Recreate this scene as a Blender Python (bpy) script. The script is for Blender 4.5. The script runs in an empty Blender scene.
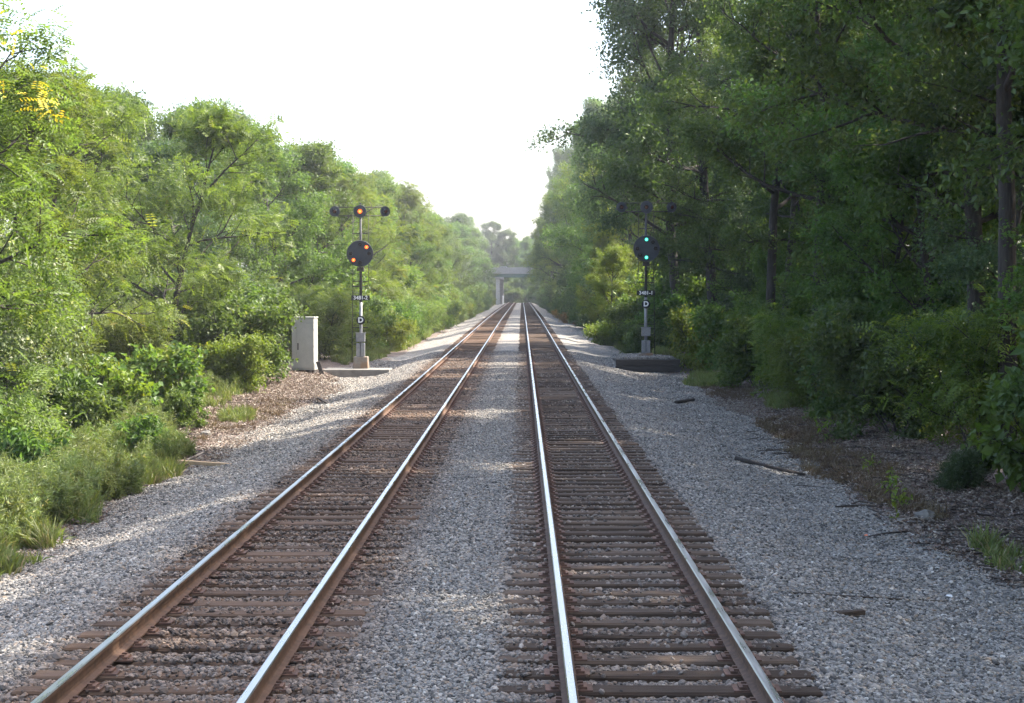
import bpy, bmesh, math, random
import numpy as np
from mathutils import Vector, Matrix

SC = bpy.context.scene
COL = SC.collection
R = math.radians

# ------------------------------------------------------------------ camera, light, exposure
CAM_Z = 2.99
F = 1530.0                     # focal length in pixels of the 1024 px wide frame
cam_d = bpy.data.cameras.new('camera')
cam = bpy.data.objects.new('camera', cam_d)
COL.objects.link(cam)
cam.location = (0, 0, CAM_Z)
cam.rotation_euler = (R(90 - 2.19), 0, R(0.374))
cam_d.sensor_width = 36
cam_d.lens = 36 * F / 1024
cam_d.clip_start = 0.1
cam_d.clip_end = 6000
SC.camera = cam

SUN_EL, SUN_AZ = 49.0, 70.0    # azimuth clockwise from straight ahead (+Y)
world = bpy.data.worlds.new('World')
SC.world = world
world.use_nodes = True
wn = world.node_tree.nodes
sky = wn.new('ShaderNodeTexSky')
sky.sky_type = 'NISHITA'
sky.sun_disc = False
sky.sun_elevation = R(SUN_EL)
sky.sun_rotation = R(SUN_AZ)
sky.air_density = 1.0
sky.dust_density = 4.0
sky.ozone_density = 1.0
bg = wn['Background']
bg.inputs['Strength'].default_value = 0.15
world.node_tree.links.new(sky.outputs['Color'], bg.inputs['Color'])

sun_d = bpy.data.lights.new('sun', 'SUN')
sun_d.energy = 4.0
sun_d.angle = R(0.53)
sun_d.color = (1.0, 0.93, 0.82)
sun = bpy.data.objects.new('sun', sun_d)
COL.objects.link(sun)
sd = Vector((math.sin(R(SUN_AZ)) * math.cos(R(SUN_EL)), math.cos(R(SUN_AZ)) * math.cos(R(SUN_EL)), math.sin(R(SUN_EL))))
sun.rotation_euler = sd.to_track_quat('Z', 'Y').to_euler()
sun.location = (40, 20, 60)

SC.view_settings.view_transform = 'Standard'
SC.view_settings.look = 'None'
SC.view_settings.gamma = 1.0
SC.view_settings.exposure = 2.08
SC.render.engine = 'CYCLES'
SC.cycles.use_denoising = True
SC.cycles.max_bounces = 8
SC.cycles.diffuse_bounces = 4
SC.cycles.glossy_bounces = 2
SC.cycles.transmission_bounces = 4
SC.cycles.transparent_max_bounces = 4
SC.cycles.volume_bounces = 0
SC.cycles.use_adaptive_sampling = True
SC.cycles.adaptive_threshold = 0.02

# ------------------------------------------------------------------ helpers
def tag(o, label=None, cat=None, group=None, kind=None):
    if label: o['label'] = label
    if cat: o['category'] = cat
    if group: o['group'] = group
    if kind: o['kind'] = kind
    return o

def empty(name, loc=(0, 0, 0), rz=0.0):
    o = bpy.data.objects.new(name, None)
    COL.objects.link(o)
    o.location = loc
    o.rotation_euler = (0, 0, rz)
    o.empty_display_size = 0.3
    return o

def link(name, me, parent=None, loc=None):
    o = bpy.data.objects.new(name, me)
    COL.objects.link(o)
    if parent is not None: o.parent = parent
    if loc is not None: o.location = loc
    return o

def kids(o):
    return [c for c in bpy.data.objects if c.parent == o]

def copy_tree(o, children, parent=None):
    """copy a thing with its parts and sub-parts; children: {name: [children]}"""
    c = o.copy(); COL.objects.link(c)
    if parent is not None: c.parent = parent
    for ch in children.get(o.name, ()):
        copy_tree(ch, children, c)
    return c

def child_map(root):
    m = {}
    def walk(o):
        k = list(o.children)
        m[o.name] = k
        for c in k: walk(c)
    walk(root)
    return m

class MB:
    """collects boxes, tubes, lathes; build() links them as one mesh"""
    def __init__(self): self.bm = bmesh.new()
    def box(self, x0, x1, y0, y1, z0, z1, bev=0.0, rot=None, mi=0):
        c = Vector(((x0+x1)/2, (y0+y1)/2, (z0+z1)/2))
        r = bmesh.ops.create_cube(self.bm, size=1.0)
        vs = r['verts']
        bmesh.ops.scale(self.bm, vec=(x1-x0, y1-y0, z1-z0), verts=vs)
        if bev > 0:
            es = list({e for v in vs for e in v.link_edges})
            rb = bmesh.ops.bevel(self.bm, geom=es, offset=bev, segments=1, affect='EDGES')
            vs = list({v for f in rb['faces'] for v in f.verts} | {v for v in vs if v.is_valid})
        if rot is not None: bmesh.ops.rotate(self.bm, cent=(0, 0, 0), matrix=rot, verts=vs)
        bmesh.ops.translate(self.bm, vec=c, verts=vs)
        for f in {f for v in vs for f in v.link_faces}: f.material_index = mi
        return vs
    def cone(self, p0, p1, r0, r1, n=10, caps=True, mi=0):
        p0, p1 = Vector(p0), Vector(p1)
        d = p1 - p0
        q = d.to_track_quat('Z', 'Y')
        rings = []
        for p, r in ((p0, r0), (p1, r1)):
            rings.append([self.bm.verts.new(p + q @ Vector((math.cos(2*math.pi*k/n)*r, math.sin(2*math.pi*k/n)*r, 0))) for k in range(n)])
        fs = []
        for k in range(n):
            fs.append(self.bm.faces.new((rings[0][k], rings[0][(k+1) % n], rings[1][(k+1) % n], rings[1][k])))
        for f in fs: f.smooth = True
        if caps:
            fs.append(self.bm.faces.new(rings[0][::-1])); fs.append(self.bm.faces.new(rings[1]))
        for f in fs: f.material_index = mi
    def tube(self, pts, radii, n=6, mi=0):
        rings = []
        pts = [Vector(p) for p in pts]
        for i, p in enumerate(pts):
            d = (pts[min(i+1, len(pts)-1)] - pts[max(i-1, 0)]).normalized()
            q = d.to_track_quat('Z', 'Y')
            rings.append([self.bm.verts.new(p + q @ Vector((math.cos(2*math.pi*k/n)*radii[i], math.sin(2*math.pi*k/n)*radii[i], 0))) for k in range(n)])
        for a, b in zip(rings[:-1], rings[1:]):
            for k in range(n):
                f = self.bm.faces.new((a[k], a[(k+1) % n], b[(k+1) % n], b[k])); f.smooth = True; f.material_index = mi
        self.bm.faces.new(rings[0][::-1]); self.bm.faces.new(rings[-1])
    def lathe(self, prof, axis='y', c=(0, 0, 0), n=24, mi=0):
        """prof: (radius, offset along axis) pairs"""
        c = Vector(c); rings = []
        for r, h in prof:
            ring = []
            for k in range(n):
                a = 2*math.pi*k/n
                v = Vector((math.cos(a)*r, h, math.sin(a)*r)) if axis == 'y' else Vector((math.cos(a)*r, math.sin(a)*r, h))
                ring.append(self.bm.verts.new(c + v))
            rings.append(ring)
        for a, b in zip(rings[:-1], rings[1:]):
            for k in range(n):
                f = self.bm.faces.new((a[k], a[(k+1) % n], b[(k+1) % n], b[k])); f.material_index = mi
        self.bm.faces.new(rings[0][::-1]); self.bm.faces.new(rings[-1])
    def mesh(self, name, mats):
        bmesh.ops.recalc_face_normals(self.bm, faces=self.bm.faces)
        me = bpy.data.meshes.new(name)
        self.bm.to_mesh(me); self.bm.free()
        for m in (mats if isinstance(mats, (list, tuple)) else [mats]): me.materials.append(m)
        return me
    def build(self, name, mats, parent=None, loc=None):
        return link(name, self.mesh(name, mats), parent, loc)

def np_mesh(name, verts, faces, mats, face_attr=None, mat_idx=None, smooth=False):
    """verts (N,3); faces (M,k) all with the same k"""
    me = bpy.data.meshes.new(name)
    verts = np.ascontiguousarray(verts, dtype=np.float32); faces = np.ascontiguousarray(faces, dtype=np.int32)
    M, k = faces.shape
    me.vertices.add(len(verts)); me.vertices.foreach_set('co', verts.ravel())
    me.loops.add(M*k); me.loops.foreach_set('vertex_index', faces.ravel())
    me.polygons.add(M); me.polygons.foreach_set('loop_start', np.arange(0, M*k, k, dtype=np.int32))
    me.polygons.foreach_set('loop_total', np.full(M, k, dtype=np.int32))
    if mat_idx is not None: me.polygons.foreach_set('material_index', np.asarray(mat_idx, dtype=np.int32))
    me.polygons.foreach_set('use_smooth', np.full(M, smooth, dtype=bool))
    me.update(calc_edges=True)
    if face_attr is not None:
        a = me.attributes.new('v', 'FLOAT', 'FACE')
        a.data.foreach_set('value', np.asarray(face_attr, dtype=np.float32))
    for m in (mats if isinstance(mats, (list, tuple)) else [mats]): me.materials.append(m)
    return me

# value noise in numpy
_NR = np.random.default_rng(5)
_NT = _NR.random((256, 256))
def vnoise(x, y, s=1.0):
    x = np.asarray(x, float)*s; y = np.asarray(y, float)*s
    xi = np.floor(x).astype(int); yi = np.floor(y).astype(int)
    fx = x-xi; fy = y-yi
    fx = fx*fx*(3-2*fx); fy = fy*fy*(3-2*fy)
    g = lambda a, b: _NT[a & 255, b & 255]
    return (g(xi, yi)*(1-fx)+g(xi+1, yi)*fx)*(1-fy)+(g(xi, yi+1)*(1-fx)+g(xi+1, yi+1)*fx)*fy - 0.5
def fbm(x, y, s=1.0, o=3):
    return sum(vnoise(x+17*k, y+31*k, s*2**k)/2**k for k in range(o))
def sstep(a, b, x):
    t = np.clip((np.asarray(x, float)-a)/(b-a), 0, 1)
    return t*t*(3-2*t)

# ------------------------------------------------------------------ materials
def new_mat(name):
    m = bpy.data.materials.new(name); m.use_nodes = True
    nt = m.node_tree; nt.nodes.clear()
    out = nt.nodes.new('ShaderNodeOutputMaterial')
    return m, nt, out
def N(nt, t, **kw):
    n = nt.nodes.new(t)
    for k, v in kw.items():
        if k in n.inputs.keys(): n.inputs[k].default_value = v
        else: setattr(n, k, v)
    return n
def ramp(nt, stops, fac=None, interp='LINEAR'):
    n = nt.nodes.new('ShaderNodeValToRGB')
    cr = n.color_ramp; cr.interpolation = interp
    while len(cr.elements) < len(stops): cr.elements.new(0.5)
    for e, (p, c) in zip(cr.elements, stops):
        e.position = p; e.color = (*c, 1)
    if fac is not None: nt.links.new(fac, n.inputs['Fac'])
    return n
def mixc(nt, fac, a, b, mode='MIX'):
    n = nt.nodes.new('ShaderNodeMix'); n.data_type = 'RGBA'; n.blend_type = mode
    for s, v in ((n.inputs[0], fac), (n.inputs[6], a), (n.inputs[7], b)):
        if isinstance(v, (int, float)): s.default_value = v
        elif isinstance(v, tuple): s.default_value = (*v, 1)
        else: nt.links.new(v, s)
    return n.outputs[2]
def math_n(nt, op, a, b=None, c=None, clamp=False):
    n = nt.nodes.new('ShaderNodeMath'); n.operation = op; n.use_clamp = clamp
    for i, v in enumerate((a, b, c)):
        if v is None: continue
        if isinstance(v, (int, float)): n.inputs[i].default_value = v
        else: nt.links.new(v, n.inputs[i])
    return n.outputs[0]
def noise_n(nt, vec, scale, detail=4, rough=0.55):
    n = N(nt, 'ShaderNodeTexNoise', Scale=scale, Detail=detail, Roughness=rough)
    if vec is not None: nt.links.new(vec, n.inputs['Vector'])
    return n.outputs['Fac']
def bump_n(nt, h, strength, dist):
    n = N(nt, 'ShaderNodeBump', Strength=strength, Distance=dist)
    nt.links.new(h, n.inputs['Height'])
    return n.outputs['Normal']

def simple_mat(name, c1, c2, scale=6.0, rough=0.7, metal=0.0, bump=0.15, bdist=0.01, coords='Object', spec=0.4):
    m, nt, out = new_mat(name)
    p = N(nt, 'ShaderNodeBsdfPrincipled', Roughness=rough, Metallic=metal)
    p.inputs['Specular IOR Level'].default_value = spec
    tc = N(nt, 'ShaderNodeTexCoord')
    f = noise_n(nt, tc.outputs[coords], scale, 6, 0.65)
    r = ramp(nt, [(0.3, c1), (0.7, c2)], f)
    nt.links.new(r.outputs['Color'], p.inputs['Base Color'])
    if bump: nt.links.new(bump_n(nt, f, bump, bdist), p.inputs['Normal'])
    nt.links.new(p.outputs[0], out.inputs['Surface'])
    return m

def leaf_mat(name, dark, light, accent=None, transl=0.38, spec=0.35, acc_at=0.93, tw=(1.25, 1.3, 0.55)):
    m, nt, out = new_mat(name)
    at = N(nt, 'ShaderNodeAttribute', attribute_name='v')
    oi = N(nt, 'ShaderNodeObjectInfo')
    stops = [(0.0, dark), (0.85, light)]
    if accent: stops = [(0.0, dark), (acc_at-0.06, light), (acc_at, accent)]
    r = ramp(nt, stops, at.outputs['Fac'])
    hsv = N(nt, 'ShaderNodeHueSaturation')
    nt.links.new(r.outputs['Color'], hsv.inputs['Color'])
    nt.links.new(math_n(nt, 'MULTIPLY_ADD', oi.outputs['Random'], 0.035, 0.483), hsv.inputs['Hue'])
    nt.links.new(math_n(nt, 'MULTIPLY_ADD', oi.outputs['Random'], 0.3, 0.85), hsv.inputs['Value'])
    d = N(nt, 'ShaderNodeBsdfPrincipled', Roughness=0.48)
    d.inputs['Specular IOR Level'].default_value = spec
    nt.links.new(hsv.outputs['Color'], d.inputs['Base Color'])
    t = N(nt, 'ShaderNodeBsdfTranslucent')
    tm = mixc(nt, 1.0, hsv.outputs['Color'], tw, 'MULTIPLY')
    nt.links.new(tm, t.inputs['Color'])
    mx = N(nt, 'ShaderNodeMixShader', Fac=transl)
    nt.links.new(d.outputs[0], mx.inputs[1]); nt.links.new(t.outputs[0], mx.inputs[2])
    nt.links.new(mx.outputs[0], out.inputs['Surface'])
    return m

M = {}
M['locust'] = leaf_mat('locust_leaf', (0.072, 0.118, 0.026), (0.165, 0.215, 0.048), (0.23, 0.23, 0.05), 0.52, acc_at=0.95)
M['mid'] = leaf_mat('maple_leaf', (0.058, 0.108, 0.028), (0.13, 0.195, 0.050), (0.20, 0.225, 0.06), 0.5, acc_at=0.95)
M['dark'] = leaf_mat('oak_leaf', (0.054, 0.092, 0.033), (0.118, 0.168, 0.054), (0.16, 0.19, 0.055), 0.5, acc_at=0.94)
M['blue'] = leaf_mat('cool_leaf', (0.046, 0.080, 0.042), (0.10, 0.145, 0.070), None, 0.44)
M['yellowgreen'] = leaf_mat('young_leaf', (0.09, 0.14, 0.025), (0.19, 0.235, 0.04), (0.24, 0.24, 0.04), 0.48, acc_at=0.9)
M['gold'] = leaf_mat('gold_leaf', (0.45, 0.36, 0.03), (0.62, 0.50, 0.05), None, 0.45, tw=(1.1, 1.0, 0.6))
M['silver'] = leaf_mat('blossom_vine_leaf', (0.07, 0.11, 0.045), (0.16, 0.20, 0.09), (0.40, 0.41, 0.31), 0.4, acc_at=0.80)
M['rust_leaf'] = leaf_mat('red_leaf', (0.22, 0.05, 0.03), (0.36, 0.10, 0.05), None, 0.35, tw=(1, .9, .7))
M['orange_leaf'] = leaf_mat('orange_leaf', (0.20, 0.13, 0.03), (0.34, 0.20, 0.04), None, 0.35, tw=(1, .9, .7))
M['grass'] = leaf_mat('grass_blade', (0.105, 0.14, 0.046), (0.205, 0.235, 0.085), (0.27, 0.23, 0.125), 0.4, acc_at=0.86)
M['weed'] = leaf_mat('weed_leaf', (0.11, 0.15, 0.056), (0.215, 0.25, 0.10), (0.30, 0.26, 0.07), 0.4, acc_at=0.93)
M['drygrass'] = leaf_mat('dry_grass_blade', (0.09, 0.06, 0.037), (0.18, 0.13, 0.075), None, 0.25, tw=(1, .95, .8))
M['litter'] = leaf_mat('dead_leaf', (0.075, 0.051, 0.039), (0.23, 0.16, 0.12), (0.33, 0.28, 0.23), 0.08, acc_at=0.88, tw=(1, .9, .8))
M['cedar'] = leaf_mat('cedar_needle', (0.03, 0.055, 0.022), (0.06, 0.10, 0.03), None, 0.2)

def bark_mat():
    m, nt, out = new_mat('bark')
    p = N(nt, 'ShaderNodeBsdfPrincipled', Roughness=0.9)
    tc = N(nt, 'ShaderNodeTexCoord')
    mp = N(nt, 'ShaderNodeMapping'); mp.inputs['Scale'].default_value = (9, 9, 1.4)
    nt.links.new(tc.outputs['Object'], mp.inputs['Vector'])
    f = noise_n(nt, mp.outputs[0], 2.2, 6, 0.7)
    r = ramp(nt, [(0.3, (0.018, 0.014, 0.012)), (0.55, (0.046, 0.038, 0.031)), (0.75, (0.085, 0.072, 0.06))], f)
    nt.links.new(r.outputs[0], p.inputs['Base Color'])
    nt.links.new(bump_n(nt, f, 0.7, 0.04), p.inputs['Normal'])
    nt.links.new(p.outputs[0], out.inputs['Surface'])
    return m
M['bark'] = bark_mat()

def stone_colors(nt, rnd, pos_x, big):
    """grey crushed stone, rust-brown dust where the wheels and rails shed it"""
    grey = ramp(nt, [(0.0, (0.050, 0.046, 0.041)), (0.3, (0.165, 0.153, 0.136)), (0.55, (0.245, 0.228, 0.203)), (0.8, (0.35, 0.325, 0.285)), (0.91, (0.26, 0.19, 0.13)), (1.0, (0.56, 0.53, 0.47))], rnd)
    def near(c, w0, w1):
        d = math_n(nt, 'ABSOLUTE', math_n(nt, 'SUBTRACT', pos_x, c))
        mr = N(nt, 'ShaderNodeMapRange'); mr.interpolation_type = 'SMOOTHSTEP'
        nt.links.new(d, mr.inputs['Value'])
        mr.inputs['From Min'].default_value = w0; mr.inputs['From Max'].default_value = w1
        mr.inputs['To Min'].default_value = 1; mr.inputs['To Max'].default_value = 0
        return mr.outputs[0]
    a = math_n(nt, 'MULTIPLY', near(-2.81, 1.0, 1.85), 0.9)
    b = math_n(nt, 'MULTIPLY', near(1.13, 1.0, 1.6), 0.62)
    f = math_n(nt, 'ADD', a, b)
    f = math_n(nt, 'MULTIPLY', f, math_n(nt, 'MULTIPLY_ADD', big, 1.3, 0.35), clamp=True)
    return mixc(nt, f, grey.outputs[0], mixc(nt, 0.72, grey.outputs[0], (0.60, 0.39, 0.27), 'MULTIPLY'))

def stones_mat():
    m, nt, out = new_mat('crushed_stone')
    p = N(nt, 'ShaderNodeBsdfPrincipled', Roughness=0.85)
    oi = N(nt, 'ShaderNodeObjectInfo'); ge = N(nt, 'ShaderNodeNewGeometry')
    sp = N(nt, 'ShaderNodeSeparateXYZ'); nt.links.new(ge.outputs['Position'], sp.inputs[0])
    big = noise_n(nt, ge.outputs['Position'], 0.55, 3)
    c = stone_colors(nt, oi.outputs['Random'], sp.outputs['X'], big)
    sm = noise_n(nt, ge.outputs['Position'], 60, 3)
    c2 = mixc(nt, 0.3, c, ramp(nt, [(0.3, (0.45, 0.45, 0.45)), (0.7, (1, 1, 1))], sm).outputs[0], 'MULTIPLY')
    nt.links.new(c2, p.inputs['Base Color'])
    nt.links.new(p.outputs[0], out.inputs['Surface'])
    return m
M['stone'] = stones_mat()

def ballast_mat():
    m, nt, out = new_mat('ballast_bed')
    p = N(nt, 'ShaderNodeBsdfPrincipled', Roughness=0.9)
    ge = N(nt, 'ShaderNodeNewGeometry')
    sp = N(nt, 'ShaderNodeSeparateXYZ'); nt.links.new(ge.outputs['Position'], sp.inputs[0])
    vo = N(nt, 'ShaderNodeTexVoronoi', Scale=15.0); nt.links.new(ge.outputs['Position'], vo.inputs['Vector'])
    vo2 = N(nt, 'ShaderNodeTexVoronoi', Scale=5.0); nt.links.new(ge.outputs['Position'], vo2.inputs['Vector'])
    s2 = N(nt, 'ShaderNodeSeparateColor'); nt.links.new(vo.outputs['Color'], s2.inputs[0])
    s3 = N(nt, 'ShaderNodeSeparateColor'); nt.links.new(vo2.outputs['Color'], s3.inputs[0])
    big = noise_n(nt, ge.outputs['Position'], 0.55, 3)
    rnd = math_n(nt, 'MULTIPLY_ADD', s3.outputs[0], 0.3, math_n(nt, 'MULTIPLY', s2.outputs[0], 0.7))
    c = stone_colors(nt, rnd, sp.outputs['X'], big)
    nt.links.new(c, p.inputs['Base Color'])
    h = math_n(nt, 'SUBTRACT', 1.0, vo.outputs['Distance'])
    h = math_n(nt, 'MULTIPLY_ADD', s2.outputs[1], 0.8, h)
    nt.links.new(bump_n(nt, h, 0.9, 0.05), p.inputs['Normal'])
    nt.links.new(p.outputs[0], out.inputs['Surface'])
    return m
M['ballast'] = ballast_mat()

def dirt_mat():
    m, nt, out = new_mat('leafy_dirt')
    p = N(nt, 'ShaderNodeBsdfPrincipled', Roughness=0.95)
    ge = N(nt, 'ShaderNodeNewGeometry')
    f = noise_n(nt, ge.outputs['Position'], 1.1, 8, 0.7)
    g = noise_n(nt, ge.outputs['Position'], 14, 6, 0.7)
    vo = N(nt, 'ShaderNodeTexVoronoi', Scale=22.0); nt.links.new(ge.outputs['Position'], vo.inputs['Vector'])
    s2 = N(nt, 'ShaderNodeSeparateColor'); nt.links.new(vo.outputs['Color'], s2.inputs[0])
    a = ramp(nt, [(0.3, (0.07, 0.051, 0.041)), (0.5, (0.145, 0.107, 0.087)), (0.7, (0.20, 0.16, 0.135))], f)
    b = ramp(nt, [(0.2, (0.04, 0.03, 0.024)), (0.6, (0.15, 0.108, 0.084)), (0.95, (0.28, 0.24, 0.20))], s2.outputs[0])
    c = mixc(nt, 0.5, a.outputs[0], b.outputs[0])
    nt.links.new(c, p.inputs['Base Color'])
    nt.links.new(bump_n(nt, math_n(nt, 'ADD', g, s2.outputs[1]), 0.7, 0.04), p.inputs['Normal'])
    nt.links.new(p.outputs[0], out.inputs['Surface'])
    return m
M['dirt'] = dirt_mat()

def wood_mat(name, lo, mid, hi, obj_rand=0.5, rust=0.0):
    m, nt, out = new_mat(name)
    p = N(nt, 'ShaderNodeBsdfPrincipled', Roughness=0.85)
    p.inputs['Specular IOR Level'].default_value = 0.25
    oi = N(nt, 'ShaderNodeObjectInfo'); ge = N(nt, 'ShaderNodeNewGeometry')
    mp = N(nt, 'ShaderNodeMapping'); mp.inputs['Scale'].default_value = (1.2, 14, 14)
    nt.links.new(ge.outputs['Position'], mp.inputs['Vector'])
    f = noise_n(nt, mp.outputs[0], 2.0, 6, 0.7)
    g = noise_n(nt, ge.outputs['Position'], 2.5, 3)
    fr = math_n(nt, 'MULTIPLY_ADD', math_n(nt, 'SUBTRACT', oi.outputs['Random'], 0.5), obj_rand, f)
    r = ramp(nt, [(0.2, lo), (0.5, mid), (0.85, hi)], fr)
    c = mixc(nt, math_n(nt, 'MULTIPLY', g, rust), r.outputs[0], (0.125, 0.072, 0.040))
    nt.links.new(c, p.inputs['Base Color'])
    nt.links.new(bump_n(nt, f, 0.6, 0.02), p.inputs['Normal'])
    nt.links.new(p.outputs[0], out.inputs['Surface'])
    return m
M['tie'] = wood_mat('creosoted_tie', (0.021, 0.0165, 0.013), (0.046, 0.0355, 0.0275), (0.115, 0.086, 0.064), 0.7, 0.55)
M['tie_rust'] = wood_mat('rust_dusted_tie', (0.026, 0.018, 0.0135), (0.060, 0.041, 0.030), (0.14, 0.095, 0.068), 0.7, 0.95)
M['timber'] = wood_mat('old_timber', (0.025, 0.022, 0.02), (0.055, 0.047, 0.042), (0.10, 0.088, 0.08), 0.2)
M['bleached'] = wood_mat('bleached_wood', (0.20, 0.17, 0.14), (0.34, 0.30, 0.26), (0.48, 0.44, 0.39), 0.2)
M['plankwood'] = wood_mat('tan_plank', (0.26, 0.17, 0.10), (0.40, 0.28, 0.17), (0.52, 0.38, 0.25), 0.2)
M['deadwood'] = wood_mat('dark_dead_wood', (0.03, 0.024, 0.02), (0.06, 0.048, 0.04), (0.11, 0.09, 0.07), 0.2)

M['rust'] = simple_mat('rusty_rail_side', (0.065, 0.040, 0.028), (0.165, 0.095, 0.060), 7, 0.8, 0.0, 0.3, 0.004, 'Object', 0.3)
M['plate'] = simple_mat('rusty_plate', (0.06, 0.038, 0.029), (0.18, 0.10, 0.068), 12, 0.8, 0.0, 0.3, 0.004, 'Object', 0.3)
def shine_mat():
    m, nt, out = new_mat('polished_rail_head')
    p = N(nt, 'ShaderNodeBsdfPrincipled', Metallic=1.0)
    ge = N(nt, 'ShaderNodeNewGeometry')
    mp = N(nt, 'ShaderNodeMapping'); mp.inputs['Scale'].default_value = (6, 0.5, 1)
    nt.links.new(ge.outputs['Position'], mp.inputs['Vector'])
    f = noise_n(nt, mp.outputs[0], 2.0, 4)
    nt.links.new(ramp(nt, [(0.3, (0.46, 0.44, 0.43)), (0.7, (0.56, 0.55, 0.54))], f).outputs[0], p.inputs['Base Color'])
    nt.links.new(ramp(nt, [(0.3, (0.22,)*3), (0.7, (0.38,)*3)], f).outputs[0], p.inputs['Roughness'])
    nt.links.new(p.outputs[0], out.inputs['Surface'])
    return m
M['shine'] = shine_mat()
M['black'] = simple_mat('black_enamel', (0.026, 0.029, 0.035), (0.044, 0.048, 0.056), 5, 0.5, 0, 0.05)
M['blackplate'] = simple_mat('black_plate', (0.010, 0.010, 0.011), (0.018, 0.018, 0.02), 5, 0.6, 0, 0.05)
M['iron'] = simple_mat('dark_ladder_iron', (0.03, 0.028, 0.027), (0.07, 0.058, 0.05), 9, 0.65, 0.2, 0.1)
M['silver'+'paint'] = simple_mat('aluminium_paint', (0.19, 0.19, 0.195), (0.29, 0.29, 0.29), 7, 0.5, 0.2, 0.08)
M['polegrey'] = simple_mat('weathered_pole_paint', (0.03, 0.03, 0.034), (0.06, 0.06, 0.066), 6, 0.6, 0.1, 0.08)
M['white'] = simple_mat('white_letter_paint', (0.70, 0.70, 0.69), (0.82, 0.82, 0.80), 8, 0.5, 0, 0)
M['cabinet'] = simple_mat('cabinet_paint', (0.33, 0.33, 0.30), (0.42, 0.415, 0.38), 1.8, 0.5, 0, 0.05)
M['gapdark'] = simple_mat('door_gap', (0.02, 0.02, 0.02), (0.04, 0.04, 0.04), 5, 0.9, 0, 0)
def concrete(name, a, b, stain=None):
    m, nt, out = new_mat(name)
    p = N(nt, 'ShaderNodeBsdfPrincipled', Roughness=0.9)
    tc = N(nt, 'ShaderNodeTexCoord')
    f = noise_n(nt, tc.outputs['Object'], 3.0, 8, 0.7)
    c = ramp(nt, [(0.3, a), (0.7, b)], f).outputs[0]
    if stain:
        g = noise_n(nt, tc.outputs['Object'], 2.2, 3)
        c = mixc(nt, ramp(nt, [(0.42, (0, 0, 0)), (0.62, (1, 1, 1))], g).outputs[0], c, stain)
    nt.links.new(c, p.inputs['Base Color'])
    nt.links.new(bump_n(nt, f, 0.4, 0.02), p.inputs['Normal'])
    nt.links.new(p.outputs[0], out.inputs['Surface'])
    return m
M['concrete'] = concrete('old_concrete', (0.13, 0.12, 0.105), (0.24, 0.225, 0.20))
M['stained'] = concrete('rust_stained_concrete', (0.17, 0.15, 0.125), (0.28, 0.25, 0.21), (0.22, 0.135, 0.08))
M['brconc'] = concrete('bridge_concrete', (0.30, 0.29, 0.28), (0.42, 0.41, 0.40))
M['pier'] = concrete('pale_pier_concrete', (0.46, 0.45, 0.43), (0.60, 0.59, 0.56))
M['girder'] = simple_mat('green_girder_paint', (0.06, 0.14, 0.115), (0.09, 0.19, 0.155), 2, 0.6, 0, 0.05)
M['asphalt'] = simple_mat('asphalt', (0.04, 0.04, 0.04), (0.06, 0.06, 0.06), 4, 0.9, 0, 0.2)
M['carpaint'] = simple_mat('white_car_paint', (0.78, 0.78, 0.78), (0.82, 0.82, 0.82), 2, 0.3, 0, 0)
M['glass'] = simple_mat('dark_car_glass', (0.02, 0.025, 0.03), (0.03, 0.035, 0.04), 2, 0.08, 0, 0)
M['rubber'] = simple_mat('tyre_rubber', (0.02, 0.02, 0.02), (0.03, 0.03, 0.03), 6, 0.9, 0, 0)
M['bluebag'] = simple_mat('pale_blue_plastic', (0.35, 0.42, 0.50), (0.50, 0.58, 0.66), 6, 0.5, 0, 0.2)
M['orange'] = simple_mat('orange_plastic', (0.75, 0.14, 0.05), (0.85, 0.20, 0.08), 6, 0.5, 0, 0.1)
M['whiteplastic'] = simple_mat('white_plastic', (0.70, 0.70, 0.70), (0.8, 0.8, 0.8), 6, 0.5, 0, 0.1)
def lit(name, c, s):
    m, nt, out = new_mat(name)
    ge = N(nt, 'ShaderNodeNewGeometry')
    e = N(nt, 'ShaderNodeEmission', Strength=s); e.inputs['Color'].default_value = (*c, 1)
    nt.links.new(e.outputs[0], out.inputs['Surface'])
    return m
M['amber'] = lit('lit_amber_lens', (1.0, 0.13, 0.012), .62)
M['amberhot'] = lit('lit_amber_core', (1.0, 0.33, 0.08), .75)
M['green'] = lit('lit_green_lens', (0.03, 0.85, 0.55), 0.42)
M['greenhot'] = lit('lit_green_core', (0.35, 1.0, 0.85), .5)
M['lensdark'] = simple_mat('unlit_lens', (0.015, 0.015, 0.016), (0.03, 0.025, 0.025), 8, 0.15, 0, 0)
M['lensred'] = simple_mat('unlit_amber_lens', (0.06, 0.018, 0.012), (0.09, 0.025, 0.015), 8, 0.15, 0, 0)

# ------------------------------------------------------------------ the lie of the land
LT, RT = -2.81, 1.13           # centre lines of the two tracks
def zt(Y):                     # height of the rail heads along the line
    return np.interp(Y, ZTY, ZTZ)
_ky = np.array([-200, 0, 30, 60, 86, 120, 155, 220, 300, 370, 410, 450, 520, 700, 2000.])
_kz = np.array([0, 0, 0, .06, .14, .28, .40, .47, .50, .52, .50, .35, -.3, -1.5, -1.5])
ZTY = np.arange(-200, 2000, 2.0)
_t = np.interp(ZTY, _ky, _kz)
for _ in range(30): _t[1:-1] = (_t[:-2]+2*_t[1:-1]+_t[2:])/4
ZTZ = _t

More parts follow.
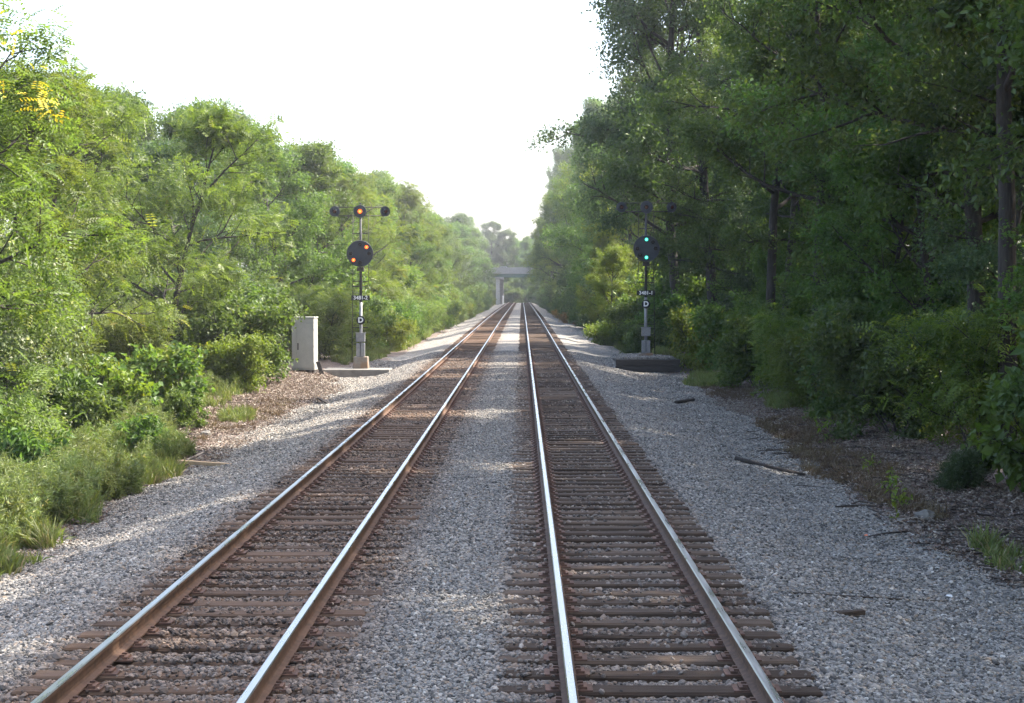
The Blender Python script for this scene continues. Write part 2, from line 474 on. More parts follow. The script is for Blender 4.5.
def rightsq(x, Y):             # the right-hand shoulder narrows beyond the signals
    s = 1 + 0.2*sstep(75, 130, Y)
    return np.where(x > 2.6, 2.6+(x-2.6)*s, x)
def fill(x, Y):                # earth held up behind the timbers at the right-hand signal
    return sstep(3.9, 4.6, x)*(1-sstep(6.9, 8.2, x))*sstep(69.95, 70.15, Y)*(1-sstep(74, 78, Y))
def dip(x, Y):                 # hollow in front of the left-hand slab
    return 0.46*np.exp(-((x+7.6)/1.15)**2)*np.where(Y < 69.9, np.exp(-((Y-69.9)/2.6)**2), np.exp(-((Y-69.9)/.5)**2))
def ballast_z(x, Y):
    x = np.asarray(x, float); Y = np.asarray(Y, float)
    xs = rightsq(x, Y)
    z = np.interp(xs, [-8.6, -7.2, -6.4, -5.3, -4.6, -4.1, -3.6, -2.8, -1.5, -.85, -.2, .4, 1.13, 2.43, 2.9, 3.9, 5.2, 6.4, 7.4, 8.6],
                  [-1.25, -.80, -.66, -.44, -.26, -.226, -.234, -.232, -.218, -.19, -.21, -.238, -.238, -.23, -.27, -.50, -.70, -.78, -.95, -1.35])
    w = sstep(4.3, 5.6, np.abs(x+.85)) 
    z = z + w*(0.16*fbm(x, Y, .45) + 0.10*vnoise(x, Y, 1.3)) + 0.018*vnoise(x, Y, 2.3) + 0.02*vnoise(x, Y, 5.0)*w
    m = sstep(80, 95, Y)*(1-sstep(150, 200, Y))*sstep(2.9, 4.2, x)*(1-sstep(5.2, 7.0, x))
    z = z + m*(0.35*fbm(x, Y, .22, 2)+.12)
    q = (1-sstep(-6.6, -5.4, x))*sstep(54, 61, Y)*(1-sstep(84, 96, Y)); z = z*(1-q) + q*(-.74+.10*fbm(x, Y, .8)-.3*(1-sstep(-8.6, -8.0, x)))
    f = fill(x, Y); z = z*(1-f) + f*(-.07+.03*vnoise(x, Y, 2)) 
    return z - dip(x, Y) + zt(Y)
def ground_z(x, Y):
    x = np.asarray(x, float); Y = np.asarray(Y, float)
    z = np.interp(rightsq(x, Y), [-60, -30, -16, -11, -9, -7, -6, -5, 5, 6, 7, 9, 14, 30, 60],
                  [1.6, 1.0, -.1, -.58, -.68, -.72, -.82, -1.2, -1.2, -.88, -.80, -.58, -.1, .8, 1.4])
    z = z + 0.10*fbm(x, Y, .35)*sstep(5, 7, np.abs(x)) + 0.04*vnoise(x, Y, 1.7)
    f = fill(x, Y); z = z*(1-f) + f*(-.12)
    return z - dip(x, Y) + zt(Y)
def top_z(x, Y): return np.maximum(ballast_z(x, Y) if True else 0, ground_z(x, Y))
def surf(x, Y):
    x = np.asarray(x, float)
    b = np.where(np.abs(x) < 8.6, ballast_z(np.clip(x, -8.6, 8.6), Y), -9)
    return np.maximum(b, ground_z(x, Y))

def grid(name, xs, ys, zf, mat, kind='structure'):
    X, Y = np.meshgrid(xs, ys)
    v = np.stack([X, Y, zf(X, Y)], -1).reshape(-1, 3)
    nx, ny = len(xs), len(ys)
    i = (np.arange(ny-1)[:, None]*nx+np.arange(nx-1)[None]).ravel()
    o = link(name, np_mesh(name, v, np.stack([i, i+1, i+nx+1, i+nx], 1), mat, smooth=True))
    return tag(o, kind=kind)
gx = np.concatenate([[-700, -500, -250, -140, -80], np.arange(-50, -20, 2.5), np.arange(-20, 20, .4), np.arange(20, 50, 2.5), [50, 80, 140, 250, 500, 700]])
gy = np.concatenate([[-300, -150, -80, -40], np.arange(-20, 8, 2), np.arange(8, 85, .4), np.arange(85, 200, 2), np.arange(200, 560, 6), [600, 700, 850, 1000]])
grid('ground', gx, gy, ground_z, M['dirt'])
bx = np.arange(-8.6, 8.61, .14)
by = np.concatenate([np.arange(-30, 8, 2), np.arange(8, 30, .16), np.arange(30, 85, .3), np.arange(85, 200, 1.2), np.arange(200, 560, 4)])
grid('ballast', bx, by, ballast_z, M['ballast'])

# ------------------------------------------------------------------ the two tracks
def rail_mesh():
    prof = [(-.068, -.172), (.068, -.172), (.068, -.160), (.018, -.143), (.010, -.125), (.010, -.055), (.036, -.040), (.037, -.010), (.028, -.001),
            (-.028, -.001), (-.037, -.010), (-.036, -.040), (-.010, -.055), (-.010, -.125), (-.018, -.143), (-.068, -.160)]
    ys = np.concatenate([np.arange(-30, 60, 3), np.arange(60, 520, 6)])
    prof = np.array(prof); n = len(prof)
    v = np.zeros((len(ys), n, 3))
    v[:, :, 0] = prof[None, :, 0]; v[:, :, 1] = ys[:, None]; v[:, :, 2] = prof[None, :, 1]+zt(ys)[:, None]
    faces, mi = [], []
    for j in range(len(ys)-1):
        for k in range(n):
            k2 = (k+1) % n
            faces.append((j*n+k, j*n+k2, (j+1)*n+k2, (j+1)*n+k)); mi.append(1 if k in (7, 8, 9) else 0)
    return np_mesh('rail', v.reshape(-1, 3), np.array(faces), [M['rust'], M['shine']], mat_idx=mi)
rail_me = rail_mesh()

def tie_meshes():
    out = []
    rng = random.Random(3)
    for q in range(5):
        bm = bmesh.new(); rings = []
        L = 1.30
        for i, x in enumerate((-L, -L+.03, -.5, .45, L-.03, L)):
            w = .112 + rng.uniform(-.006, .006); e = .012 if i in (0, 5) else 0
            t = rng.uniform(-.008, .008)
            pr = [(-w+e, -.17), (w-e, -.17), (w-e, -.018-e+t), (w-.018-e, t*.5-e), (-w+.018+e, -t*.5-e), (-w+e, -.018-e-t)]
            rings.append([bm.verts.new((x+rng.uniform(-.012, .012), a, b)) for a, b in pr])
        for a, b in zip(rings[:-1], rings[1:]):
            for k in range(6): bm.faces.new((a[k], a[(k+1) % 6], b[(k+1) % 6], b[k]))
        bm.faces.new(rings[0][::-1]); bm.faces.new(rings[-1])
        bmesh.ops.recalc_face_normals(bm, faces=bm.faces)
        me = bpy.data.meshes.new('tie'); bm.to_mesh(me); bm.free(); me.materials.append(M['tie']); out.append(me)
    return out
tie_me = tie_meshes()
tie_me_left = []
for _m in tie_me:
    _c = _m.copy(); _c.materials.clear(); _c.materials.append(M['tie_rust']); tie_me_left.append(_c)
def plate_mesh():
    b = MB()
    b.box(-.19, .19, -.095, .095, -.002, .014)
    for sx in (-1, 1):
        b.box(sx*.115-.03, sx*.115+.03, -.07, .07, .014, .036)       # shoulder
        for sy in (-1, 1): b.box(sx*.095-.02, sx*.095+.02, sy*.045-.014, sy*.045+.014, .03, .052)   # spike heads
    # rail anchor clipped under the rail beside the tie
    for sx in (-1, 1): b.box(sx*.085-.025, sx*.085+.025, .10, .125, -.03, .03)
    return b.mesh('tie_plate', M['plate'])
plate_me = plate_mesh()

def tie_rows(seed):
    r = random.Random(seed); out = []; Y = 10.2
    while Y < 500:
        out.append(Y); Y += .497 + r.uniform(-.03, .03)
    return np.array(out)
TIES = {LT: tie_rows(1), RT: tie_rows(2)}
def make_track(cx, label, seed, bury):
    t = empty('railway_track', (cx, 0, 0))
    tag(t, label, 'railway track', 'railway tracks')
    for s in (-1, 1): link('rail', rail_me, t, (s*.7525, 0, 0))
    rng = random.Random(seed)
    rest_v, rest_f = [], []
    for i, Y in enumerate(TIES[cx]):
        Y = float(Y)
        sink = -.186 + rng.uniform(-.012, .006) - (rng.random()**3)*bury
        z = float(zt(Y)) + sink
        if i < 300:
            me = (tie_me_left if cx == LT else tie_me)[rng.randrange(5)]
            o = link('tie', me, t, (rng.uniform(-.05, .05), Y, z))
            o.rotation_euler = (rng.uniform(-.02, .02), 0, rng.uniform(-.014, .014))
            if i < 150:
                for s in (-1, 1):
                    p = link('tie_plate', plate_me, o, (s*.7525-o.location.x, 0, -.004+max(0, -.186-sink)*.8))
        else:
            w, L = .112, 1.3
            b = len(rest_v); ox = rng.uniform(-.05, .05)
            for x in (-L, L):
                for y in (-w, w):
                    for zz in (-.15, 0): rest_v.append((x+ox, Y+y, z+zz))
            rest_f += [(b, b+1, b+3, b+2), (b+4, b+6, b+7, b+5), (b+1, b+5, b+7, b+3), (b, b+4, b+5, b+1), (b+2, b+3, b+7, b+6)]
    o = link('tie', np_mesh('far_ties', np.array(rest_v), np.array(rest_f), M['tie_rust' if cx == LT else 'tie']), t); o['kind'] = 'stuff'
    return t
make_track(LT, 'left railway track, its rails rusty orange along the sides where sun falls', 11, .03)
make_track(RT, 'right railway track with bright polished rail heads and dark closely laid ties', 12, .012)

# ------------------------------------------------------------------ scatter (stuff only)
SRC = bpy.data.collections.new('scatter_sources')      # never linked to the scene
def scatter(name, pts, rot, scl, idx, sources, label=None):
    me = bpy.data.meshes.new(name)
    n = len(pts)
    me.vertices.add(n); me.vertices.foreach_set('co', np.ascontiguousarray(pts, np.float32).ravel())
    a = me.attributes.new('rot', 'FLOAT_VECTOR', 'POINT'); a.data.foreach_set('vector', np.ascontiguousarray(rot, np.float32).ravel())
    a = me.attributes.new('scl', 'FLOAT', 'POINT'); a.data.foreach_set('value', np.ascontiguousarray(scl, np.float32))
    a = me.attributes.new('idx', 'INT', 'POINT'); a.data.foreach_set('value', np.ascontiguousarray(idx, np.int32))
    o = link(name, me); tag(o, kind='stuff')
    ng = bpy.data.node_groups.new(name+'_nodes', 'GeometryNodeTree')
    ng.interface.new_socket('Geometry', in_out='INPUT', socket_type='NodeSocketGeometry')
    ng.interface.new_socket('Geometry', in_out='OUTPUT', socket_type='NodeSocketGeometry')
    gi = ng.nodes.new('NodeGroupInput'); go = ng.nodes.new('NodeGroupOutput'); jo = ng.nodes.new('GeometryNodeJoinGeometry')
    def named(nm, t):
        q = ng.nodes.new('GeometryNodeInputNamedAttribute'); q.data_type = t; q.inputs['Name'].default_value = nm
        return q.outputs['Attribute']
    rv = named('rot', 'FLOAT_VECTOR'); sv = named('scl', 'FLOAT'); iv = named('idx', 'INT')
    er = ng.nodes.new('FunctionNodeEulerToRotation'); ng.links.new(rv, er.inputs[0])
    for k, s in enumerate(sources):
        cmp = ng.nodes.new('FunctionNodeCompare'); cmp.data_type = 'INT'; cmp.operation = 'EQUAL'
        ng.links.new(iv, cmp.inputs[2]); cmp.inputs[3].default_value = k
        oi = ng.nodes.new('GeometryNodeObjectInfo'); oi.inputs['Object'].default_value = s
        ip = ng.nodes.new('GeometryNodeInstanceOnPoints')
        ng.links.new(gi.outputs[0], ip.inputs['Points']); ng.links.new(cmp.outputs[0], ip.inputs['Selection'])
        ng.links.new(oi.outputs['Geometry'], ip.inputs['Instance'])
        ng.links.new(er.outputs[0], ip.inputs['Rotation']); ng.links.new(sv, ip.inputs['Scale'])
        ng.links.new(ip.outputs[0], jo.inputs[0])
    ng.links.new(jo.outputs[0], go.inputs[0])
    md = o.modifiers.new('scatter', 'NODES'); md.node_group = ng
    return o
def source(name, me):
    o = bpy.data.objects.new(name, me); SRC.objects.link(o)
    return o

RNG = np.random.default_rng(21)
def rock_sources(n=7):
    out = []
    for k in range(n):
        bm = bmesh.new(); bmesh.ops.create_icosphere(bm, subdivisions=1, radius=.5)
        rr = random.Random(k)
        ax = Vector((rr.uniform(.75, 1.25), rr.uniform(.6, 1.0), rr.uniform(.45, .8)))
        for v in bm.verts:
            v.co *= rr.uniform(.72, 1.18); v.co = Vector((v.co.x*ax.x, v.co.y*ax.y, v.co.z*ax.z))
        me = bpy.data.meshes.new('stone'); bm.to_mesh(me); bm.free(); me.materials.append(M['stone'])
        out.append(source('stone', me))
    return out
rocks = rock_sources()

def in_view(x, y, m=1.0):
    px = 522 + F*x/y
    return (px > -40*m-30) & (px < 1064+40*m)
def ballast_stones():
    P = []
    n = 760000
    # sample distance so that stones per square metre fall off with distance
    Y = 10.6 + (RNG.random(n)**1.55)*70
    X = RNG.uniform(-8.5, 7.4, n)
    keep = in_view(X, Y)
    X, Y = X[keep], Y[keep]
    zb, zg = ballast_z(X, Y), ground_z(X, Y)
    k = zb > zg - .03 - .35*RNG.random(len(X))**4
    X, Y, zb, zg = X[k], Y[k], zb[k], zg[k]
    z = np.maximum(zb, zg)
    # the tie tops carry few stones
    for cx, keepf in ((LT, .26), (RT, .10)):
        t = TIES[cx]; j = np.clip(np.searchsorted(t, Y), 1, len(t)-1)
        dd = np.minimum(np.abs(Y-t[j]), np.abs(Y-t[j-1]))
        on = (dd < .125) & (np.abs(X-cx) < 1.34)
        z = np.where(on, zt(Y)-.192, z)
        pk = keepf*np.clip(.55+2.6*fbm(X, Y, .7, 3), .05, 1.6)
        kk = ~on | (RNG.random(len(X)) < pk)
        onr = (np.abs(np.abs(X-cx)-.7525) < .085)
        kk &= ~onr
        X, Y, z = X[kk], Y[kk], z[kk]
    n = len(X)
    s = .027 + .031*RNG.random(n)**1.6 + (RNG.random(n) > .985)*.03
    s *= 1 + .25*sstep(25, 70, Y)
    wear = np.where((np.abs(X+.85) < .55), .85, 1.0)
    s *= wear
    rot = RNG.uniform(0, 6.28, (n, 3)); rot[:, :2] *= .12
    P = np.stack([X, Y, z + s*.12], 1)
    scatter('ballast_stones', P, rot, s*1.15, RNG.integers(0, len(rocks), n), rocks)
    print('stones', n)
ballast_stones()

# ------------------------------------------------------------------ foliage
def norm(a): return a/np.maximum(np.linalg.norm(a, axis=-1, keepdims=True), 1e-6)
def leaf_quads(rng, P, A, Nn, ln, wd, fold=.12):
    """P base, A axis, Nn normal (n,3); returns verts and quads"""
    T = norm(np.cross(Nn, A)); Nn = norm(np.cross(A, T))
    n = len(P); v = np.empty((n, 4, 3))
    ln = ln[:, None]; wd = wd[:, None]
    v[:, 0] = P
    v[:, 1] = P + A*ln*.45 + T*wd*.5 + Nn*wd*fold
    v[:, 2] = P + A*ln - Nn*ln*.10
    v[:, 3] = P + A*ln*.45 - T*wd*.5 + Nn*wd*fold
    return v.reshape(-1, 3), np.arange(n*4).reshape(n, 4)

def foliage(rng, tw, per, size, aspect=.6, spread=.2, droop=.25, frond=0, up=1.0, flat=.55):
    P0, D, L = tw
    n = len(P0)*per
    i = np.repeat(np.arange(len(P0)), per)
    s = rng.random(n)**.8
    off = rng.normal(0, 1, (n, 3))*spread; off[:, 2] *= .65
    P = P0[i] + D[i]*(L[i]*s)[:, None] + off
    A = norm(D[i]*.5 + rng.normal(0, .75, (n, 3)) + np.array([0, 0, -droop]))
    Nn = norm(np.array([0, 0, up]) + rng.normal(0, flat, (n, 3)))
    base = np.repeat(rng.random(len(P0)), per)            # clumps differ slightly in colour
    val = np.clip(.45*base + .55*rng.random(n), 0, 1)
    if not frond:
        ln = size*rng.uniform(.65, 1.3, n)
        v, f = leaf_quads(rng, P, A, Nn, ln, ln*aspect)
        return v, f, val
    # pinnate fronds: `frond` pairs of leaflets on a drooping stalk
    T = norm(np.cross(Nn, A)); K = frond
    fl = size*rng.uniform(.75, 1.25, n)
    vs, fs, vals, b = [], [], [], 0
    for k in range(K):
        u = (k+.6)/K
        C = P + A*(fl*u)[:, None] + np.array([0, 0, -1])*(fl*.22*u*u)[:, None]
        for sgn in (-1, 1):
            ax = norm(T*sgn + A*.35 + np.array([0, 0, -.25]))
            ll = fl*.30*(1-.35*abs(u-.45))
            v, f = leaf_quads(rng, C, ax, Nn, ll, ll*.52)
            vs.append(v); fs.append(f+b); b += len(v); vals.append(val)
    return np.concatenate(vs), np.concatenate(fs), np.concatenate(vals)

def tubes_mesh(tubes, mat):
    V, Fc, b = [], [], 0
    for pts, r0, r1, n in tubes:
        pts = np.asarray(pts); m = len(pts)
        d = norm(np.gradient(pts, axis=0))
        ref = np.where(np.abs(d[:, 2:3]) > .9, np.array([[1., 0, 0]]), np.array([[0, 0, 1.]]))
        u = norm(np.cross(ref, d)); w = np.cross(d, u)
        r = np.linspace(1, 0, m)**.8*(r0-r1)+r1
        a = np.arange(n)*2*math.pi/n
        ring = pts[:, None] + r[:, None, None]*(np.cos(a)[None, :, None]*u[:, None]+np.sin(a)[None, :, None]*w[:, None])
        V.append(ring.reshape(-1, 3))
        j, k = np.meshgrid(np.arange(m-1), np.arange(n), indexing='ij')
        k2 = (k+1) % n
        Fc.append(np.stack([j*n+k, j*n+k2, (j+1)*n+k2, (j+1)*n+k], -1).reshape(-1, 4)+b); b += m*n
    return np_mesh('trunk', np.concatenate(V), np.concatenate(Fc), mat, smooth=True)

def curve(rng, p, d, L, m, wob, lift):
    pts = [np.array(p, float)]; d = np.array(d, float)
    for i in range(m-1):
        d = norm(d + rng.normal(0, wob, 3) + np.array([0, 0, lift]))
        pts.append(pts[-1] + d*L/(m-1))
    return np.array(pts)
def along(pts, s):
    f = s*(len(pts)-1); i = min(int(f), len(pts)-2); t = f-i
    return pts[i]*(1-t)+pts[i+1]*t, norm(pts[i+1]-pts[i])
def rot_dir(rng, d, ang):
    r = norm(np.cross(d, rng.normal(0, 1, 3)))
    return norm(d*math.cos(ang)+r*math.sin(ang))

def skeleton(rng, H, Rc, base, tr, nl, ns, nt, stems=1, shape=None, lean=.03, limb_el=(10, 62), twl=(.5, .9), lift=.07):
    tubes, TP, TD, TL = [], [], [], []
    shape = shape or (lambda t: math.sin(math.pi*min(1, (t*.82+.16)))**.7)
    for st in range(stems):
        if stems == 1: d0 = norm(np.array([rng.normal(0, lean), rng.normal(0, lean), 1.])); hh = H*.93; p0 = np.array([0, 0, -.15])
        else:
            a = rng.uniform(0, 6.28); k = rng.uniform(.12, .75)
            d0 = norm(np.array([math.cos(a)*k*Rc/H*1.5, math.sin(a)*k*Rc/H*1.5, 1.])); hh = H*rng.uniform(.65, .97)
            p0 = np.array([math.cos(a)*.12*Rc, math.sin(a)*.12*Rc, -.1])
        tk = curve(rng, p0, d0, hh, 12, .05 if stems == 1 else .09, .02)
        tubes.append((tk, tr*(1 if stems == 1 else rng.uniform(.6, 1)), tr*.12, 9 if tr > .1 else 6))
        ga = rng.uniform(0, 6.28)
        for i in range(nl):
            t = base + (1-base)*(i+rng.uniform(.1, .9))/nl
            p, d = along(tk, min(.995, t))
            rel = (t-base)/(1-base)
            el = R(limb_el[0]+(limb_el[1]-limb_el[0])*rel + rng.normal(0, 9))
            ga += 2.4+rng.normal(0, .35)
            dr = np.array([math.cos(ga)*math.cos(el), math.sin(ga)*math.cos(el), math.sin(el)])
            L = Rc*shape(rel)*rng.choice([.55, .8, .95, 1.08, 1.28])*rng.uniform(.9, 1.1)*(1 if stems == 1 else .6)
            lp = curve(rng, p, dr, L, 6, .12, lift)
            lr = min(tr*.42, .018+L*.014)*(1-.35*rel)
            tubes.append((lp, lr, .012, 5))
            for j in range(ns):
                s = .28+.72*(j+rng.random())/ns
                q, e = along(lp, min(s, .99))
                sd_ = rot_dir(rng, e, R(rng.uniform(25, 70))); sd_[2] = sd_[2]*.6+.10; sd_ = norm(sd_)
                SL = L*rng.uniform(.24, .46)*(1.15-.5*s)+.25
                sp_ = curve(rng, q, sd_, SL, 4, .14, .03)
                tubes.append((sp_, lr*.4, .006, 4))
                for k in range(nt):
                    w, g = along(sp_, min(.99, .2+.8*(k+rng.random())/nt))
                    TP.append(w); TD.append(rot_dir(rng, g, R(rng.uniform(15, 65)))); TL.append(rng.uniform(*twl))
            w, g = along(lp, .98); TP.append(w); TD.append(g); TL.append(twl[1])
        w, g = along(tk, .99)
        for _ in range(4): TP.append(w); TD.append(rot_dir(rng, g, .5)); TL.append(twl[1])
    return tubes, (np.array(TP), np.array(TD), np.array(TL))

TRI = [0]
def make_plant(name, seed, leaf, extra=None, fol=None, gold=0, gmat='gold', kw_gold=False, gaps=0, crown='crown', stem='trunk', **sk):
    """returns a template: dict of part name -> mesh, not linked"""
    rng = np.random.default_rng(seed)
    tubes, tw = skeleton(rng, **sk)
    if gaps:
        p = tw[0]*gaps; a = rng.uniform(0, 6.28, 6)
        g = np.sin(p[:, 0]+a[0]+.6*np.sin(p[:, 2]*.7))*np.sin(p[:, 1]+a[1]+.6*np.sin(p[:, 0]*.8))*1.0 + np.sin(p[:, 2]*1.15+a[2]+.8*np.sin(p[:, 1]*.6))*.7 + .35*np.sin(p[:, 0]*2.1+a[3])*np.sin(p[:, 1]*2.3+a[4])
        kk = g > -.42 + .25*rng.normal(0, 1, len(g))*.5
        tw = (tw[0][kk], tw[1][kk], tw[2][kk])
    v, f, val = foliage(rng, tw, **fol)
    mats = [M[leaf]]; mi = None
    if gold:
        # whole sprays of turned leaves
        per = len(f)//len(tw[0]) if not fol.get('frond') else None
        mats.append(M[gmat]); c = v[f[:, 0]]
        mi = np.zeros(len(f), int)
        for _ in range(gold):
            cc = c[np.argsort(np.linalg.norm((c-np.array([1.7, -.9, 7.75]))*np.array([1.0, .6, .75]), axis=1))[:600]] if kw_gold else c
            q = cc[rng.integers(len(cc))]
            mi[np.linalg.norm(c-q, axis=1) < rng.uniform(.35, .7)] = 1
        mi[rng.random(len(f)) > .9] = 0
    me = np_mesh(crown, v, f, mats, face_attr=val, mat_idx=mi)
    tm = tubes_mesh(tubes, M['bark'])
    TRI[0] += 2*len(f)+sum(2*t[3]*len(t[0]) for t in tubes)
    return dict(name=name, crown=me, trunk=tm, cn=crown, tn=stem, H=sk['H'], R=sk['Rc'])

T = {}
dome = lambda t: math.sqrt(max(.08, 1-(t*1.0)**2))*.55+.45*math.sin(math.pi*min(1, t*.8+.2))
for k in range(3):
    T['locust%d' % k] = make_plant('locust_tree', 100+k, 'locust', gaps=2.1, H=11, Rc=3.6, base=.16, tr=.15, nl=20, ns=6, nt=4, lean=.08, limb_el=(5, 58),
                                   fol=dict(per=11, size=.42, frond=5, spread=.24, droop=.25, flat=.4), shape=dome)
for k in range(3):
    T['mid%d' % k] = make_plant('broadleaf_tree', 200+k, 'mid', gaps=2.1, H=12, Rc=3.7, base=.14, tr=.17, nl=22, ns=6, nt=5,
                                fol=dict(per=80, size=.145, spread=.21, aspect=.70), shape=dome)
for k in range(3):
    T['tall%d' % k] = make_plant('tall_tree', 300+k, 'dark', gaps=1.5, H=21, Rc=5.0, base=.24, tr=.26, nl=26, ns=7, nt=5, limb_el=(4, 60), lean=.03, twl=(.6, 1.0),
                                 fol=dict(per=84, size=.165, spread=.27, aspect=.60), shape=dome)
for k in range(2):
    T['blue%d' % k] = make_plant('broadleaf_tree', 330+k, 'blue', gaps=2.1, H=13, Rc=3.8, base=.12, tr=.18, nl=22, ns=6, nt=5, limb_el=(-5, 60), twl=(.5, 1.0),
                                 fol=dict(per=78, size=.15, spread=.24, aspect=.64), shape=dome)
for k in range(2):
    T['bare%d' % k] = make_plant('tall_tree', 350+k, 'dark', gaps=1.5, H=21, Rc=4.8, base=.36, tr=.22, nl=22, ns=7, nt=5, limb_el=(14, 62), lean=.025, twl=(.6, 1.0),
                                 fol=dict(per=82, size=.165, spread=.27, aspect=.60), shape=dome)
T['goldtree'] = make_plant('locust_tree', 410, 'locust', H=11, Rc=3.4, base=.2, tr=.15, nl=20, ns=6, nt=4, lean=.06, limb_el=(0, 58), gold=9, kw_gold=True,
                           fol=dict(per=11, size=.42, frond=5, spread=.24, droop=.25, flat=.4), shape=dome)
sh = dict(stems=6, base=.12, tr=.035, nl=6, ns=4, nt=3, limb_el=(0, 55), twl=(.25, .5))
for k in range(2):
    T['bush_g%d' % k] = make_plant('shrub', 500+k, 'mid', crown='foliage', stem='stem', H=3.2, Rc=1.7, fol=dict(per=26, size=.15, spread=.15, aspect=.66), **sh)
    T['bush_y%d' % k] = make_plant('shrub', 510+k, 'yellowgreen', crown='foliage', stem='stem', H=2.6, Rc=1.6, fol=dict(per=24, size=.15, spread=.15, aspect=.6), **sh)
    T['bush_d%d' % k] = make_plant('shrub', 520+k, 'dark', crown='foliage', stem='stem', H=3.2, Rc=1.8, fol=dict(per=28, size=.16, spread=.17, aspect=.62), **sh)
    T['bush_l%d' % k] = make_plant('shrub', 530+k, 'locust', crown='foliage', stem='stem', H=3.2, Rc=1.8, fol=dict(per=5, size=.36, frond=5, spread=.16, droop=.35, flat=.4), **sh)
T['bush_s0'] = make_plant('flowering_vine', 540, 'silver', crown='foliage', stem='stem', H=3.4, Rc=1.7, fol=dict(per=42, size=.09, spread=.2, aspect=.8), **sh)
T['bush_p0'] = make_plant('pokeweed', 541, 'mid', crown='foliage', stem='stem', H=2.0, Rc=1.2, stems=5, base=.2, tr=.022, nl=6, ns=3, nt=2, limb_el=(10, 55), twl=(.15, .35),
                          fol=dict(per=9, size=.24, spread=.08, aspect=.42, droop=.5))
T['bush_v0'] = make_plant('broadleaf_seedling', 542, 'mid', crown='foliage', stem='stem', H=1.9, Rc=1.3, stems=6, base=.15, tr=.02, nl=6, ns=3, nt=2, limb_el=(5, 55), twl=(.15, .4),
                          fol=dict(per=9, size=.19, spread=.09, aspect=.78, droop=.35), gold=5, gmat='yellowgreen')
T['cedar'] = make_plant('cedar_bush', 543, 'cedar', crown='foliage', stem='stem', H=1.15, Rc=.62, stems=5, base=.08, tr=.02, nl=9, ns=4, nt=4, limb_el=(15, 70), twl=(.1, .25),
                        fol=dict(per=22, size=.10, spread=.06, aspect=.16, droop=-.35, up=.2))
T['sapling'] = make_plant('sapling', 544, 'yellowgreen', crown='foliage', stem='stem', H=.62, Rc=.24, stems=1, base=.45, tr=.008, nl=4, ns=2, nt=1, limb_el=(10, 50), twl=(.05, .12),
                          fol=dict(per=3, size=.15, spread=.03, aspect=.5, droop=.4))
T['orange'] = make_plant('shrub', 545, 'orange_leaf', crown='foliage', stem='stem', H=1.6, Rc=1.1, fol=dict(per=16, size=.16, spread=.13, aspect=.6), **sh)
T['redsprig'] = None
print('plant tris', TRI[0])

used_proto = {}
def plant(kind, x, Y, s=1.0, rz=None, sz=None, label=None, cat=None, group=None, name=None, z=None, leaf=None):
    t = T[kind]
    rng = plant.rng
    o = empty(name or t['name'], (x, Y, float(ground_z(x, Y)) if z is None else z), rng.uniform(0, 6.28) if rz is None else rz)
    o.scale = (s, s, s*(sz or 1))
    link(t['tn'], t['trunk'], o); c = link(t['cn'], t['crown'], o)
    if leaf: c.material_slots[0].link = 'OBJECT'; c.material_slots[0].material = M[leaf]
    tag(o, label, cat or 'tree', group)
    return o
plant.rng = random.Random(77)
rnd = plant.rng

# ---- left-hand trees: (kind, pixel column of the trunk, distance, top pixel row, label or None)
def top_at(kind, x, Y, py, label=None, group=None, cat='tree', rz=None, wide=1.0, leaf=None):
    h = CAM_Z + (293-py)*Y/F - float(ground_z(x, Y))
    s = h/(T[kind]['H']*1.0)
    w = min(1.45, max(.75, s))*wide
    o = plant(kind, x, Y, w, rz, s/w, label, cat, group, leaf=leaf)
    return o

LG = 'trees along the left side of the line'
top_at("goldtree", -11.1, 30.5, -50, 'locust tree with bright yellow leaf sprays leaning over the weedy verge, nearest on the left', LG, wide=1.0, rz=0.0)
front_left = [
    ('locust0', -13.5, 39, 62, 'feathery green locust tree behind the white-flowered vine on the left verge'),
    ('locust1', -15.0, 47, 70, 'pale feathery locust with forked dark limbs above the broad-leaved weeds'),
    ('mid0', -19.0, 52, 72, 'rounded leafy tree standing behind the forked feathery locust'),
    ('locust2', -13.2, 56, 100, 'spreading yellow-green locust tree left of the grey cabinet'),
    ('mid1', -18.5, 66, 92, 'taller dense green tree behind the spreading locust left of the grey cabinet'),
    ('blue0', -15.5, 72, 128, 'darker blue-green tree directly behind the grey equipment cabinet'),
    ('mid2', -13.5, 88, 128, 'bushy mid-green tree rising right behind the signal with orange lights'),
    ('mid0', -17.0, 80, 103, 'tall crown poking up above the dark tree behind the grey cabinet'),
    ('mid1', -14.5, 100, 140, 'fresh green maple-like tree just beyond the signal with orange lights'),
    ('locust1', -12.2, 112, 168, 'low feathery locust beyond the left signal, in front of a taller maple'),
]
for k, x, Y, py, lb in front_left: top_at(k, x, Y, py, lb, LG)
def left_top(px): return np.interp(px, [0, 60, 130, 200, 250, 262, 330, 345, 400, 440, 470, 500, 515], [62, 76, 76, 94, 98, 122, 140, 150, 183, 212, 211, 224, 234])
far_label_left = 'sunlit green tree in the unbroken wood beyond the left signal'
Y = 118.
